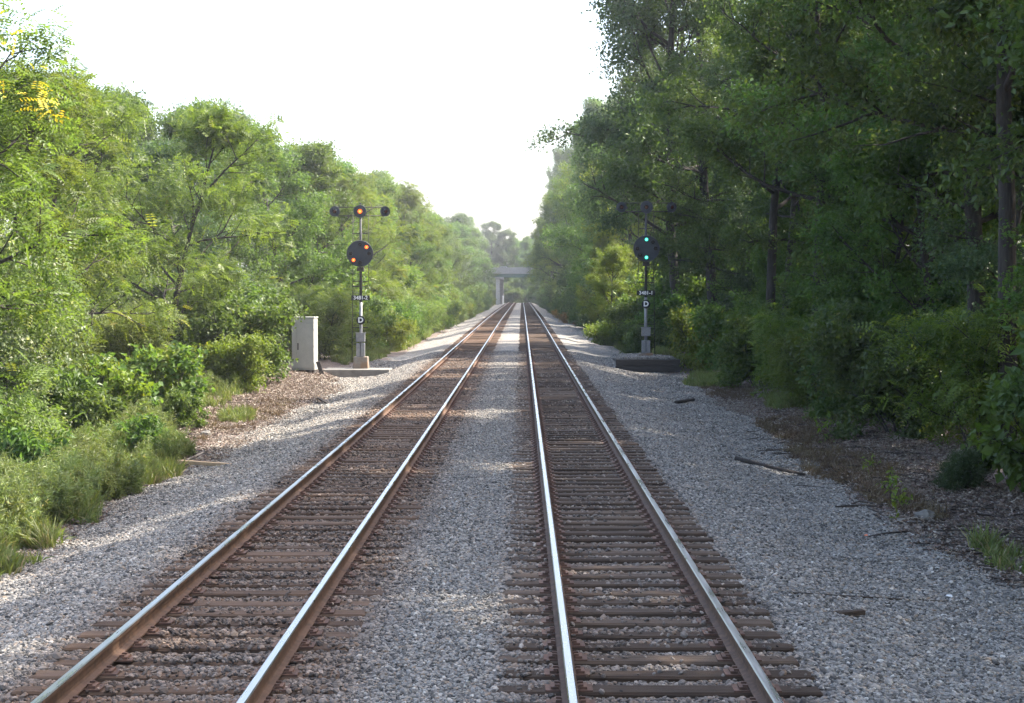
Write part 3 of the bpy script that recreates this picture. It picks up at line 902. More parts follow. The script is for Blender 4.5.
while Y < 430:
    for row, x0 in ((0, -11.2), (1, -15.5), (2, -20.5)):
        x = x0 + rnd.uniform(-1, 1) - (.0 if Y > 150 else .6) - (1.6 if Y > 250 else 0)
        yy = Y + rnd.uniform(-4, 4)
        px = 522 + F*(x+1.5)/yy
        py = float(left_top(px)) + (16 if row == 0 else 2) + rnd.uniform(-4, 14)
        k = rnd.choice(['mid0', 'mid1', 'mid2', 'locust0', 'locust1', 'blue0', 'mid0'])
        if Y > 320 and row: k = rnd.choice(['blue0', 'blue1', 'mid1'])
        lb = {'m': 'rounded green tree ', 'l': 'feathery pale tree ', 'b': 'darker blue-green tree '}[k[0]]
        lb += ['at the front of', 'in the second row of', 'at the back of'][row] + ' the left wood, '
        lb += 'soon past the orange-lit signal' if yy < 180 else 'midway to the bridge' if yy < 290 else 'close before the bridge'
        top_at(k, x, yy, py, lb, LG)
    Y += 9 + Y*.035
# second and third rows on the near left (dark depth behind the front trees)
for Y in np.arange(30, 118, 8.):
    x = -22 + rnd.uniform(-1.5, 1.5)
    px = 522 + F*x/Y
    if px < -330: continue
    top_at(rnd.choice(['mid0', 'mid1', 'mid2', 'blue1', 'locust2']), x, Y+rnd.uniform(-2, 2), float(left_top(px+30))+rnd.uniform(4, 16), 'green tree half hidden behind the first row of left trees, ' + ('near the white-flowered vine' if Y < 50 else 'above the brown bare patch' if Y < 75 else 'behind the grey cabinet' if Y < 95 else 'behind the orange-lit signal'), LG)

# ---- right-hand trees
RG = 'tall trees along the right side of the line'
def tr(kind, x, Y, s, label, rz=None, sz=1.0, leaf=None): plant(kind, x, Y, s, rz, sz, label, 'tree', RG, leaf=leaf)
tr('bare0', 10.5, 33, 1.0, 'big dark tree with thick straight trunk, nearest on the right', 1.0, 1.05)
tr('bare1', 9.5, 58.5, .95, 'tall tree with bare straight dark trunk, slim grey trunk close at its right', 2.0)
tr('bare0', 10.4, 60.5, .72, 'slim grey-trunked tree right next to the bare dark trunk')
tr('bare1', 10.4, 54, .95, 'dark forked tree standing in the undergrowth third from the right signal', 4.0)
for Y, x, k, s, lb in ((16, 14.6, 'tall1', 1.05, 'tall shaded tree set back behind the lower right gravel'), (21.5, 14.0, 'tall2', 1.05, 'tall shaded tree set back from the brown litter bank'), (26.3, 13.4, 'tall0', 1.05, 'tall shaded tree behind the little cedar bush'), (35.5, 13.6, 'tall1', 1.05, 'tall shaded tree behind the feathery bush by the thick trunk'), (50, 13.2, 'tall0', 1.0, 'tall shaded tree between the forked trunk and the thick-trunked tree'), (3, 13, 'tall1', 1.0, 'tall shaded tree beside the nearest gravel, off the right edge'), (8, 11.6, 'tall0', .98, 'tall shaded tree second in the row nearest the camera'),
                   (13, 12.0, 'tall2', 1.0, 'tall shaded tree abreast of the lower right gravel'), (18.5, 12.4, 'tall0', 1.02, 'tall shaded tree standing nearer than the brown litter bank'),
                   (24, 12.0, 'tall1', 1.0, 'tall shaded tree behind the large-leaved bush at the right edge'), (28.5, 14.5, 'tall2', 1.05, 'tall shaded tree just behind the thick-trunked nearest tree'),
                   (40, 12.0, 'tall2', 1.02, 'tall shaded tree left of the thick-trunked tree, above the dense dark bushes'), (46.5, 11.6, 'tall1', 1.0, 'tall shaded tree above the feathery bush in the middle of the right bank')):
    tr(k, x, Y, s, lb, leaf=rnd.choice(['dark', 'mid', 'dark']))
for Y, x, k, s, lb in ((66, 13.3, 'tall0', .9, 'tall dark tree behind the light-leaved bush right of the green-lit signal'),
                       (76, 11.0, 'tall2', .84, 'tall tree directly behind the green-lit signal, its limbs reaching to the tracks'),
                       (86, 8.8, 'tall1', 1.24, 'tall blue-shaded tree whose crown leans out over the sky left of the green-lit signal'),
                       (81, 10.2, 'tall0', 1.2, 'tall full-crowned tree right of the one leaning over the sky, behind the green-lit signal'),
                       (93, 8.6, 'tall0', 1.12, 'tall tree with the leftmost topmost crown on the right side'),
                       (118, 11.5, 'tall2', 1.02, 'tall tree standing beyond the sunny gap past the green-lit signal')):
    tr(k, x, Y, s, lb, rz=(Y*.37) % 6.28 if Y != 93 else 2.6, leaf=rnd.choice(['mid', 'blue', 'dark']), sz=1.12 if 80 < Y < 105 else 1.0)
def right_edge(py): return np.interp(py, [0, 30, 60, 100, 130, 165, 190, 215, 240], [602, 592, 577, 590, 562, 552, 541, 531, 529])
Y = 124.
while Y < 400:
    for row, dx in ((0, 0), (1, 6.5), (2, 13)):
        yy = Y + rnd.uniform(-3, 3)
        x = float(np.interp(yy, [124, 180, 250, 330, 400], [10.0, 9.2, 8.2, 7.0, 6.8])) + dx + rnd.uniform(-.4, .4)
        # crown top follows the outline against the sky
        edge = 522 + F*(x-4.4)/yy
        py = float(np.interp(edge, [529, 541, 552, 562, 577, 590], [238, 190, 165, 138, 110, 98])) + rnd.uniform(-4, 8)
        k = rnd.choice(['tall0', 'tall1', 'tall2']) if row else rnd.choice(['tall0', 'tall2', 'blue0', 'blue1', 'tall1'])
        h = CAM_Z + (293-py)*yy/F
        s = h/T[k]['H']
        w = max(.8, min(1.25, s)) * (1.0 if T[k]['R'] > 4.5 else 1.15)
        lf = rnd.choice(['dark', 'mid', 'blue', 'mid', 'locust', 'locust', 'yellowgreen'])
        lb = {'dark': 'dark green tree ', 'mid': 'fresh green tree ', 'blue': 'bluish tree ', 'locust': 'yellowish tree ', 'yellowgreen': 'bright tree '}[lf]
        lb += ['at the front of', 'in the second row of', 'at the back of'][row] + ' the right wood, '
        lb += 'soon past the lit signal' if yy < 175 else 'midway to the bridge' if yy < 275 else 'close before the bridge'
        plant(k, x, yy, w, None, s/w, lb, 'tree', RG, leaf=lf)
    Y += 8 + Y*.03
for Y in np.arange(-4, 122, 9.):
    for x in (18.5, 26.0):
        if 97 < Y < 116: continue          # a gap in the wood lets the sun through here
        tr(rnd.choice(['tall0', 'tall1', 'tall2']), x+rnd.uniform(-1.5, 1.5), Y+rnd.uniform(-3, 3), rnd.uniform(.88, 1.0), 'dark tree, ' + ('second row of right wood, ' if x < 20 else 'third row of right wood, ') + ('behind the thick-trunked tree' if Y < 42 else 'behind the bare dark trunks' if Y < 66 else 'behind the green-lit signal' if Y < 95 else 'past the green-lit signal'))
# understorey trees right
for Y, x, k, s in ((24, 13.4, 'blue0', .55), (30, 12.6, 'mid1', .7), (37, 11.4, 'blue1', .72), (43, 11.6, 'mid0', .8), (50, 12.2, 'mid1', .8), (64, 12.5, 'mid2', .85), (72, 12, 'blue0', .75), (57, 13, 'mid2', .9), (62, 11.3, 'mid0', .5), (47, 11.0, 'mid2', .7), (80, 12, 'mid0', .8), (88, 10.5, 'mid1', .8), (92, 12.0, 'mid1', .9), (107, 13.5, 'mid2', .6)):
    plant(k, x, Y, s, None, 1, 'small %s tree under the tall right-hand trees, %s' % ({'b': 'bluish', 'm': 'fresh green'}[k[0]], 'behind the thick trunk' if Y < 40 else 'by the bare dark trunks' if Y < 62 else 'right of the green-lit signal' if Y < 76 else 'behind the green-lit signal'), 'tree', 'small trees under the right-hand wood')
plant('mid1', 6.0, 103, .50, .4, 1.15, 'bright yellow-green young tree left of the green-lit signal', 'tree', 'young trees on the right edge', leaf='yellowgreen')
plant('mid2', 6.3, 113, .55, 1.4, 1.25, leaf='yellowgreen', label='light green young tree farther along, left of the bright young tree', cat='tree', group='young trees on the right edge')

# ---- behind the bridge
for k in range(34):
    x = -34 + k*2.2 + rnd.uniform(-1, 1)
    yy = 440 + rnd.uniform(0, 60)
    px = 522+F*x/yy
    py = float(np.interp(px, [430, 470, 490, 506, 520, 535, 600], [216, 212, 218, 228, 236, 232, 215]))+(rnd.uniform(-3, 5) if k % 2 else rnd.uniform(12, 28))
    top_at(rnd.choice(['tall2', 'tall0', 'tall1', 'mid0']), x, yy, py, leaf=rnd.choice(['mid', 'mid', 'blue']), label='hazy tree behind the road bridge, %s' % ('left of the pier' if x < -8 else 'above the open span' if x < 6 else 'right of the tracks'), group='trees behind the bridge')
for k in range(9):
    plant(rnd.choice(['bush_g0', 'bush_d0', 'bush_g1']), -12+k*3.2, 428+rnd.uniform(-6, 6), 1.7, None, 1, 'hazy shrub under the far road bridge', 'shrub', 'shrubs under the bridge')
for k in range(8):
    plant(rnd.choice(['mid0', 'blue0', 'mid2', 'blue1']), -10+k*3.0, 436+rnd.uniform(-5, 5), .8, None, 1, 'low hazy tree seen through the opening under the bridge', 'tree', 'trees behind the bridge')

for k in range(16):
    x = -24 + k*2.9; yy = 535 + rnd.uniform(0, 40)
    top_at(rnd.choice(['mid0', 'mid1', 'mid2', 'blue0']), x, yy, 238+rnd.uniform(-5, 8), leaf=rnd.choice(['blue', 'mid', 'mid']), label='hazy tree in the farthest row closing the view above the bridge', group='trees behind the bridge', wide=1.25)
# ------------------------------------------------------------------ shrubs
def where(Y): return 'just past the signals' if Y < 125 else 'well past the signals' if Y < 185 else 'halfway to the bridge' if Y < 270 else 'near the bridge'
SL, SR = 'shrubs along the left side', 'shrubs along the right side'
def bush(kind, x, Y, s, label, group, sz=1.0, cat='shrub', rz=None): return plant(kind, x, Y, s, rz, sz, label, cat, group)
bush('bush_s0', -12.6, 36.5, 1.15, 'tall pale vine thicket speckled with white blossom at the left edge', SL, 1.15, 'vine')
bush('bush_s0', -11.2, 32, .8, 'lower white-speckled vine tangle beside the weeds at the left edge', SL, 1.0, 'vine')
bush('bush_v0', -11.0, 40, 1.0, 'broad-leaved bush with light leaf tips in front of the dark hollow under the left trees', SL)
bush('bush_v0', -10.4, 44, 1.05, 'second broad-leaved bush, right of the first, in front of the dark hollow', SL, rz=2)
bush('bush_p0', -10.7, 36, .9, 'leafy dark weed bush between the white-flowered vine and the broad-leaved bush', SL)
for (x, Y, sc, lb) in ((-9.0, 27.5, .62, 'drooping leafy weed plant among the fine weeds low at the left edge'), (-8.3, 33.0, .5, 'low leafy weed plant at the front of the weeds, near the gravel on the left'),
                       (-9.6, 34.5, .7, 'leafy weed plant standing amid the fine weeds below the white-flowered vine'), (-8.9, 40.5, .5, 'small leafy weed plant beside the brown bare patch on the left')):
    bush('bush_p0', x, Y, sc, lb, SL, 1.0, 'weed')
bush('bush_y0', -10.2, 55, .82, 'yellow-green rounded bush at the edge of the brown bare patch', SL, .95)
bush('bush_g0', -11.2, 59, 1.15, 'taller deep green bush behind the yellow-green rounded one', SL)
bush('bush_g1', -12.6, 66, 1.15, 'green bush crowding the left side of the grey cabinet', SL)
bush('bush_l0', -12.8, 50, .95, 'feathery locust bush below the forked locust limbs', SL)
bush('bush_l1', -12.3, 77, 1.3, 'feathery yellow-green bush behind the grey cabinet', SL)
bush('bush_l0', -10.4, 80, 1.2, 'feathery bush behind the mast of the signal with orange lights', SL)
bush('bush_y1', -9.0, 86, .9, 'pale green bush right of the signal with orange lights', SL)
Y = 92.
while Y < 400:
    for row, x0, s0 in ((0, -8.3, .75), (1, -9.8, 1.1), (2, -11.6, 1.5)):
        k = rnd.choice(['bush_y0', 'bush_g0', 'bush_l0', 'bush_y1', 'bush_g1', 'bush_l1'])
        x = x0 + float(np.interp(Y, [90, 200, 400], [0, .9, .6])) + rnd.uniform(-.5, .5)
        bush(k, x, Y+rnd.uniform(-1.5, 1.5), s0*rnd.uniform(.8, 1.2), ['low', 'middling', 'tall'][row] + {'y': ' yellow-green', 'g': ' full green', 'l': ' feathery'}[k[5]] + ' bush ' + ['at the left gravel edge, ', 'halfway up the left bank, ', 'at the foot of the left trees, '][row] + where(Y), SL)
    Y += 3.2 + Y*.022
for k in range(26):
    Y = rnd.uniform(34, 88)
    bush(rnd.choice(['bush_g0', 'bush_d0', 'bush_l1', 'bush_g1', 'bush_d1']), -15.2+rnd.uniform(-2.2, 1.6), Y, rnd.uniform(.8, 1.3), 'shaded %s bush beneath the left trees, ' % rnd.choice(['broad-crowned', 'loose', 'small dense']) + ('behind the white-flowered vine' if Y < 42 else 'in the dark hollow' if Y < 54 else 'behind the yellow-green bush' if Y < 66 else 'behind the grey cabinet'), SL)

bush('bush_v0', 9.3, 27.0, 1.05, 'bush with large light-tipped leaves at the right edge above the little cedar', SR, 1.05)
bush('bush_d0', 10.6, 26.0, .95, 'dark leafy bush at the far right edge behind the large-leaved bush', SR)
bush('cedar', 8.05, 28.2, .85, 'small dark round cedar bush on the brown right bank', SR, .85, 'bush')
bush('bush_v0', 7.2, 20.5, .3, 'little green clump at the right edge on the brown bank', SR)
bush('bush_y0', 8.2, 70, .95, 'pale-leaved bush just right of the green-lit signal', SR, 1.1)
bush('bush_g0', 9.5, 66, 1.0, 'green bush right of the pale-leaved bush by the green-lit signal', SR)
bush('bush_l0', 9.3, 52, .9, 'feathery drooping bush below the bare dark trunks', SR, .95)
bush('bush_l1', 9.2, 47, .85, 'feathery shaded bush in the middle of the right bank', SR)
bush('bush_d1', 9.6, 42.5, .95, 'dense dark bush on the right bank behind the fallen dark board', SR)
bush('bush_d0', 9.4, 38, .95, 'dense dark bush between the feathery bush and the large-leaved bush', SR, rz=3)
bush('bush_l0', 10.2, 34, 1.0, 'feathery bush under the thick-trunked tree on the right', SR)
bush('bush_g1', 9.0, 58, .9, 'mid-green bush at the foot of the bare dark trunk', SR)
for k in range(20):
    Y = rnd.uniform(22, 84)
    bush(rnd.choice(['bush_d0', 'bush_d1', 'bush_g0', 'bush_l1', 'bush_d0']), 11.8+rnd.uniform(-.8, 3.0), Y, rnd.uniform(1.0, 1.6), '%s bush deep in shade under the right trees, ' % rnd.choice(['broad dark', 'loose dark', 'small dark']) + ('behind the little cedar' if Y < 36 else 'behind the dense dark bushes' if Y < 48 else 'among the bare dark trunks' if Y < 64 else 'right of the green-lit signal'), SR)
bush('bush_y1', 5.6, 99, .8, 'bright yellow-green bush beside the gravel mound, left of the green-lit signal', SR)
bush('orange', 5.2, 158, .9, 'small orange-tinged bush low by the far right shoulder', SR)
bush('orange', 5.0, 190, .9, 'second orange-tinged bush farther along the right shoulder', SR)
Y = 84.
while Y < 400:
    for row, x0, s0 in ((0, 7.0, .8), (1, 8.4, 1.2), (2, 10.2, 1.7)):
        k = rnd.choice(['bush_g0', 'bush_d0', 'bush_d1', 'bush_y0', 'bush_g1', 'bush_d0'])
        x = x0 + float(np.interp(Y, [84, 130, 200, 400], [.4, -.4, -1.2, -1.4])) + rnd.uniform(-.4, .4)
        bush(k, x, Y+rnd.uniform(-1.5, 1.5), s0*rnd.uniform(.8, 1.2), ['low', 'middling', 'tall'][row] + {'y': ' yellow-green', 'g': ' mid-green', 'd': ' dark green'}[k[5]] + ' bush ' + ['at the right gravel edge, ', 'on the right bank, ', 'at the foot of the right trees, '][row] + where(Y), SR)
    Y += 3.2 + Y*.022
# saplings on the right bank
for (x, Y, s, lb) in ((6.35, 26.3, .85, 'tiny yellow-green sapling standing left of the bleached branch'), (6.15, 24.6, .7, 'smallest bright sapling below the bleached branch'),
                      (8.2, 52, 1.3, 'bright sapling at the dark leafy edge behind the gravel, right bank'), (8.7, 48, 1.2, 'pale green sapling in front of the feathery right bank bush'),
                      (7.6, 38, 1.0, 'low sapling on the brown bank behind the dark board'), (7.1, 31, .6, 'little green seedling in the brown leaves above the bleached branch')):
    plant('sapling', x, Y, s, None, 1, lb, 'sapling', 'saplings on the right bank', z=float(surf(x, Y)))

# ------------------------------------------------------------------ grass, weeds, litter (stuff)
def blade_tuft(name, seed, n, h, spread, mat, w=.012, lean=.5):
    rng = np.random.default_rng(seed)
    a = rng.uniform(0, 6.28, n); r = spread*np.sqrt(rng.random(n))
    P = np.stack([np.cos(a)*r, np.sin(a)*r, np.zeros(n)-.02], 1)
    b = rng.uniform(0, 6.28, n); ln = rng.uniform(.05, lean, n)
    hh = h*rng.uniform(.5, 1.1, n)
    d = np.stack([np.cos(b)*ln, np.sin(b)*ln, np.ones(n)], 1); d = norm(d)
    side = norm(np.cross(d, rng.normal(0, 1, (n, 3))))
    mid = P + d*(hh*.55)[:, None]
    tip = P + d*hh[:, None] + np.stack([np.cos(b), np.sin(b), -.6*np.ones(n)], 1)*(hh*ln*.45)[:, None]
    v = np.stack([P-side*w*.6, P+side*w*.6, mid+side*w, tip, mid-side*w], 1).reshape(-1, 3)
    i = np.arange(n)[:, None]*5
    f = np.concatenate([i+np.array([[0, 1, 2, 4]]), np.concatenate([i+4, i+2, i+3, i+3], 1)], 0)
    # second set are triangles: give them as degenerate-free quads through a midpoint
    v2 = (v.reshape(n, 5, 3)[:, 2]+v.reshape(n, 5, 3)[:, 3])/2 + side*w*.15
    v = np.concatenate([v, v2]); f[n:, 2] = n*5+np.arange(n)
    val = np.tile(rng.random(n), 2)
    return source(name, np_mesh(name, v, f, M[mat], face_attr=val))
def weed_src(name, seed, h, mat='weed'):
    rng = np.random.default_rng(seed)
    tubes, P, D, L = [], [], [], []
    for s in range(5):
        a = rng.uniform(0, 6.28)
        st = curve(rng, (math.cos(a)*.1, math.sin(a)*.1, -.03), norm(np.array([math.cos(a)*.2, math.sin(a)*.2, 1.])), h*rng.uniform(.65, 1.05), 7, .07, .03)
        tubes.append((st, .006, .002, 3))
        for q in np.linspace(.12, 1, 26):
            p, d = along(st, min(q, .99)); P.append(p); D.append(rot_dir(rng, d, R(60))); L.append(.05)
    v, f, val = foliage(rng, (np.array(P), np.array(D), np.array(L)), per=3, size=.12, aspect=.2, spread=.025, droop=.05, up=.7, flat=.5)
    return source(name, np_mesh(name, v, f, M[mat], face_attr=val))
grass_src = [blade_tuft('grass_tuft', 1, 46, .34, .16, 'grass'), blade_tuft('grass_tuft', 2, 40, .24, .18, 'grass', lean=.8), blade_tuft('grass_tuft', 3, 50, .5, .15, 'grass', w=.009)]
dry_src = [blade_tuft('dry_tuft', 4, 40, .26, .16, 'drygrass', w=.008, lean=1.0), blade_tuft('dry_tuft', 5, 36, .18, .2, 'drygrass', w=.008, lean=1.3)]
weed_srcs = [weed_src('weed', 6, .95), weed_src('weed', 7, .75), weed_src('weed', 8, .55)]

def spots(n, regions, seed):
    """regions: (x, Y, rx, ry, weight)"""
    rng = np.random.default_rng(seed)
    w = np.array([r[4] for r in regions], float); w /= w.sum()
    i = rng.choice(len(regions), n, p=w)
    reg = np.array([r[:4] for r in regions])[i]
    a = rng.uniform(0, 6.28, n); r = np.sqrt(rng.random(n))
    X = reg[:, 0]+np.cos(a)*r*reg[:, 2]; Y = reg[:, 1]+np.sin(a)*r*reg[:, 3]
    return X, Y, rng
def strew(name, n, regions, seed, srcs, s0, s1, tilt=.15, dz=0, thresh=None):
    X, Y, rng = spots(n, regions, seed)
    if thresh is not None:
        k = fbm(X, Y, .6) > thresh; X, Y = X[k], Y[k]
    n = len(X)
    rot = np.stack([rng.normal(0, tilt, n), rng.normal(0, tilt, n), rng.uniform(0, 6.28, n)], 1)
    return scatter(name, np.stack([X, Y, surf(X, Y)+dz], 1), rot, rng.uniform(s0, s1, n), rng.integers(0, len(srcs), n), srcs)
strew('grass', 11500, [(-7.9, 21.5, 1.2, 5, 3.2), (-8.8, 30, 1.5, 6, 3), (-10.4, 39, 1.1, 5, 1.2), (-11, 30, 2.0, 9, 3), (-10.2, 50, .6, 3, .4), (-8.2, 44, .4, 1.2, .25), (-10.8, 56, 1.0, 6, 1), (-7.3, 30, .4, 1.2, .3),
                      (-8.8, 84, 1.2, 8, 2.5), (-8.2, 110, 1.0, 25, 5), (-7.6, 190, .9, 60, 6),
                      (7.6, 63, 1.0, 4, 1.3), (8.0, 74, 1.6, 3.0, 1.6), (8.6, 47, .7, 5, .7), (7.4, 84, 1.0, 4, 1.0), (6.9, 21, .5, 1.5, .15), (6.6, 100, .8, 14, 1)], 31, grass_src, .5, 1.15, thresh=-.10)
strew('weeds', 3400, [(-9.0, 25, 1.6, 5, 5), (-10.4, 32, 1.6, 6, 3.6), (-10.6, 40, 1.6, 5, 2.2), (-10.6, 46.5, .7, 2.5, 1.0), (-10.9, 52, .8, 4, .5), (-8.0, 23.5, .8, 3.2, 1.3), (-7.7, 28.5, .7, 1.8, .5), (-7.9, 33.5, .6, 1.2, .3), (-10, 88, 1.5, 9, .9), (-9.2, 120, 1.4, 26, 2)], 32, weed_srcs, .4, 1.05, .14, thresh=-.14)
strew('dry_grass', 900, [(6.9, 33, .9, 3.5, 1), (7.4, 41, .8, 4, 1), (6.7, 27, .5, 2.0, .8), (-8.2, 46, 1.0, 6, .6), (-8.8, 34, 1.2, 6, .5), (7.6, 57, .8, 5, .6)], 33, dry_src, .6, 1.1, .2)
lit_src = []
for k in range(3):
    rng = np.random.default_rng(60+k)
    n = 14
    a = rng.uniform(0, 6.28, n); r = .22*np.sqrt(rng.random(n))
    P = np.stack([np.cos(a)*r, np.sin(a)*r, rng.uniform(.0, .035, n)], 1)
    A = norm(rng.normal(0, 1, (n, 3))*np.array([1, 1, .3])); Nn = norm(np.array([0, 0, 1.])+rng.normal(0, .45, (n, 3)))
    ln = rng.uniform(.03, .085, n)
    v, f = leaf_quads(rng, P, A, Nn, ln, ln*.6, .25)
    lit_src.append(source('dead_leaf', np_mesh('dead_leaf', v, f, M['litter'], face_attr=rng.random(n))))
strew('leaf_litter', 19000, [(7.4, 24, 1.5, 8, 6), (7.9, 36, 1.5, 9, 7), (8.0, 52, 1.4, 9, 4), (10, 32, 2, 14, 4), (-8.8, 46, 1.8, 9, 6), (-8.3, 34, 1.6, 9, 3), (-9.4, 58, 1.6, 7, 3), (-12, 42, 2.5, 14, 3), (-9.5, 66, 1.2, 4, 2), (-7.5, 54, .8, 6, 2), (-8.3, 62, .7, 3, 1), (-8.6, 24, 1.8, 5, 1.5)], 34, lit_src, .7, 1.25, .12, .004)
# loose twigs among the leaves
tw_src = []
for k in range(3):
    rng = np.random.default_rng(70+k)
    c = curve(rng, (-.3, 0, .015), (1, 0, .02), .6, 6, .16, 0); c[:, 2] = np.abs(c[:, 2])*.4+.01
    tm = tubes_mesh([(c, .011, .004, 4)], M['deadwood']); tw_src.append(source('twig', tm))
strew('twig_litter', 800, [(7.3, 25, 1.3, 8, 4), (7.8, 38, 1.3, 9, 4), (6.2, 30, .8, 12, 1), (-8.7, 44, 1.5, 9, 1.5), (-8.3, 33, 1.3, 7, 1)], 35, tw_src, .5, 1.7, .05, .01)

# ------------------------------------------------------------------ fallen wood and rubbish
def stick(name, pts, r0, r1, mat, label, cat, side=0, group=None):
    """pts: (x, Y, height above the ground)"""
    p = [Vector((x, Y, float(surf(x, Y))+h)) for x, Y, h in pts]
    b = MB(); base = p[0].copy()
    n = len(p)
    b.tube([q-base for q in p], [r0+(r1-r0)*i/(n-1) for i in range(n)], 7)
    o = b.build(name, M[mat], None, base)
    tag(o, label, cat, group); return o
def at_ground(px, py):
    Y = 30.
    for _ in range(40):
        x = (px-522)*Y/F
        Y = (CAM_Z-float(surf(x, Y)))*F/(py-293)
    return (px-522)*Y/F, Y
def stick_px(name, pp, r0, r1, mat, label, cat, hs=None, group=None):
    pts = []
    for i, (px, py) in enumerate(pp):
        x, Y = at_ground(px, py)
        pts.append((x, Y, (hs[i] if hs else r0*.8)))
    return stick(name, pts, r0, r1, mat, label, cat, 0, group)
FW = 'fallen branches on the banks'
stick_px('fallen_branch', [(900, 523), (915, 521), (930, 519), (945, 516)], .035, .02, 'bleached', 'short bleached branch lying by the tiny saplings on the right bank', 'branch', None, FW)
stick_px('fallen_branch', [(873, 521), (885, 508), (876, 500)], .018, .012, 'bleached', 'thin crooked pale twig left of the tiny sapling', 'branch', None, FW)
stick_px('fallen_branch', [(736, 459), (757, 466), (785, 473), (806, 477)], .055, .03, 'deadwood', 'long dark rotten limb lying on the gravel of the right shoulder', 'branch', None, FW)
stick_px('fallen_branch', [(795, 596), (850, 599), (905, 602), (950, 604)], .016, .009, 'deadwood', 'thin dark branch lying across the gravel at the lower right', 'branch', None, FW)
stick_px('fallen_branch', [(845, 508), (862, 502), (880, 490)], .018, .01, 'deadwood', 'thin dark stick slanting over brown leaves on the right bank', 'branch', None, FW)
stick_px('fallen_branch', [(944, 542), (960, 535), (985, 531)], .016, .01, 'deadwood', 'curved twig near the right edge below the cedar bush', 'branch', None, FW)
stick_px('fallen_branch', [(676, 404), (688, 402), (694, 401)], .06, .05, 'deadwood', 'short black log end on the shoulder in front of the timber wall', 'branch', None, FW)
stick_px('fallen_branch', [(185, 462), (198, 456), (213, 449), (219, 446)], .03, .015, 'bleached', 'forked pale branch on the brown bare patch on the left', 'branch', None, FW)
stick_px('fallen_branch', [(192, 458), (206, 452)], .018, .012, 'bleached', 'short pale stick lying against the forked pale branch', 'branch', None, FW)
# broken tan plank
def plank(px0, py0, px1, py1, w, h, mat, label, name='plank', cat='plank'):
    x0, Y0 = at_ground(px0, py0); x1, Y1 = at_ground(px1, py1)
    L = math.hypot(x1-x0, Y1-Y0); b = MB()
    b.box(-L/2, L/2, -w/2, w/2, 0, h, .008)
    for v in b.bm.verts:
        if v.co.x > L*.3: v.co.y *= .55; 
    z = (float(surf(x0, Y0))+float(surf(x1, Y1)))/2
    o = b.build(name, M[mat], None, ((x0+x1)/2, (Y0+Y1)/2, z+.015)); o.rotation_euler = (0, 0, math.atan2(Y1-Y0, x1-x0))
    tag(o, label, cat); return o
plank(176, 469, 234, 464, .16, .07, 'plankwood', 'tan broken plank lying at the gravel edge on the left')
plank(838, 616, 866, 621, .13, .05, 'tie', 'broken brown wood chunk on the gravel at the lower right', 'wood_chunk', 'wood')
plank(318, 403, 336, 406, .12, .05, 'deadwood', 'dark short board on the brown patch before the left slab')
# leaning stake beside the cabinet
b = MB(); b.box(-.09, .09, -.07, .07, -.1, .62, .012)
o = b.build('wooden_stake', M['timber'], None, (-8.95, 68.3, float(surf(-8.95, 68.3)))); o.rotation_euler = (0, R(-17), .2)
tag(o, 'dark wooden stake leaning by the right side of the grey cabinet', 'stake')
# rubbish
def lump(name, px, py, r, mat, label, cat, sq=(1, .7, .5)):
    x, Y = at_ground(px, py); bm = bmesh.new(); bmesh.ops.create_icosphere(bm, subdivisions=2, radius=r)
    rr = random.Random(px)
    for v in bm.verts: v.co *= rr.uniform(.75, 1.2); v.co = Vector((v.co.x*sq[0], v.co.y*sq[1], v.co.z*sq[2]))
    me = bpy.data.meshes.new(name); bm.to_mesh(me); bm.free(); me.materials.append(M[mat])
    o = link(name, me, None, (x, Y, float(surf(x, Y))+r*sq[2]*.6)); tag(o, label, cat); return o
lump('plastic_scrap', 868, 537, .035, 'orange', 'tiny orange plastic scrap on the gravel at the right', 'litter')
lump('plastic_scrap', 811, 472, .09, 'whiteplastic', 'white scrap beside the end of the dark rotten limb', 'litter', (1.4, .5, .4))
lump('plastic_scrap', 801, 440, .06, 'whiteplastic', 'small white scrap at the leafy edge on the right', 'litter')
lump('boulder', 925, 522, .17, 'concrete', 'pale grey rock behind the bleached branch on the right bank', 'rock', (1.1, .7, .7))
lump('boulder', 205, 437, .14, 'concrete', 'dark grey stone at the weedy edge of the brown patch', 'rock', (1, .8, .7))
lump('boulder', 951, 599, .05, 'whiteplastic', 'small bright white stone at the lower right', 'rock')

# ------------------------------------------------------------------ signals
def text_mesh(txt, size, depth=.006, bold=.0):
    cu = bpy.data.curves.new('lettering', 'FONT')
    cu.body = txt; cu.size = size; cu.extrude = depth; cu.align_x = 'CENTER'; cu.align_y = 'CENTER'; cu.offset = bold
    ob = bpy.data.objects.new('lettering', cu); COL.objects.link(ob)
    dg = bpy.context.evaluated_depsgraph_get()
    me = bpy.data.meshes.new_from_object(ob.evaluated_get(dg))
    bpy.data.objects.remove(ob); bpy.data.curves.remove(cu)
    me.materials.clear(); me.materials.append(M['white'])
    me.transform(Matrix.Rotation(R(90), 4, 'X'))
    return me

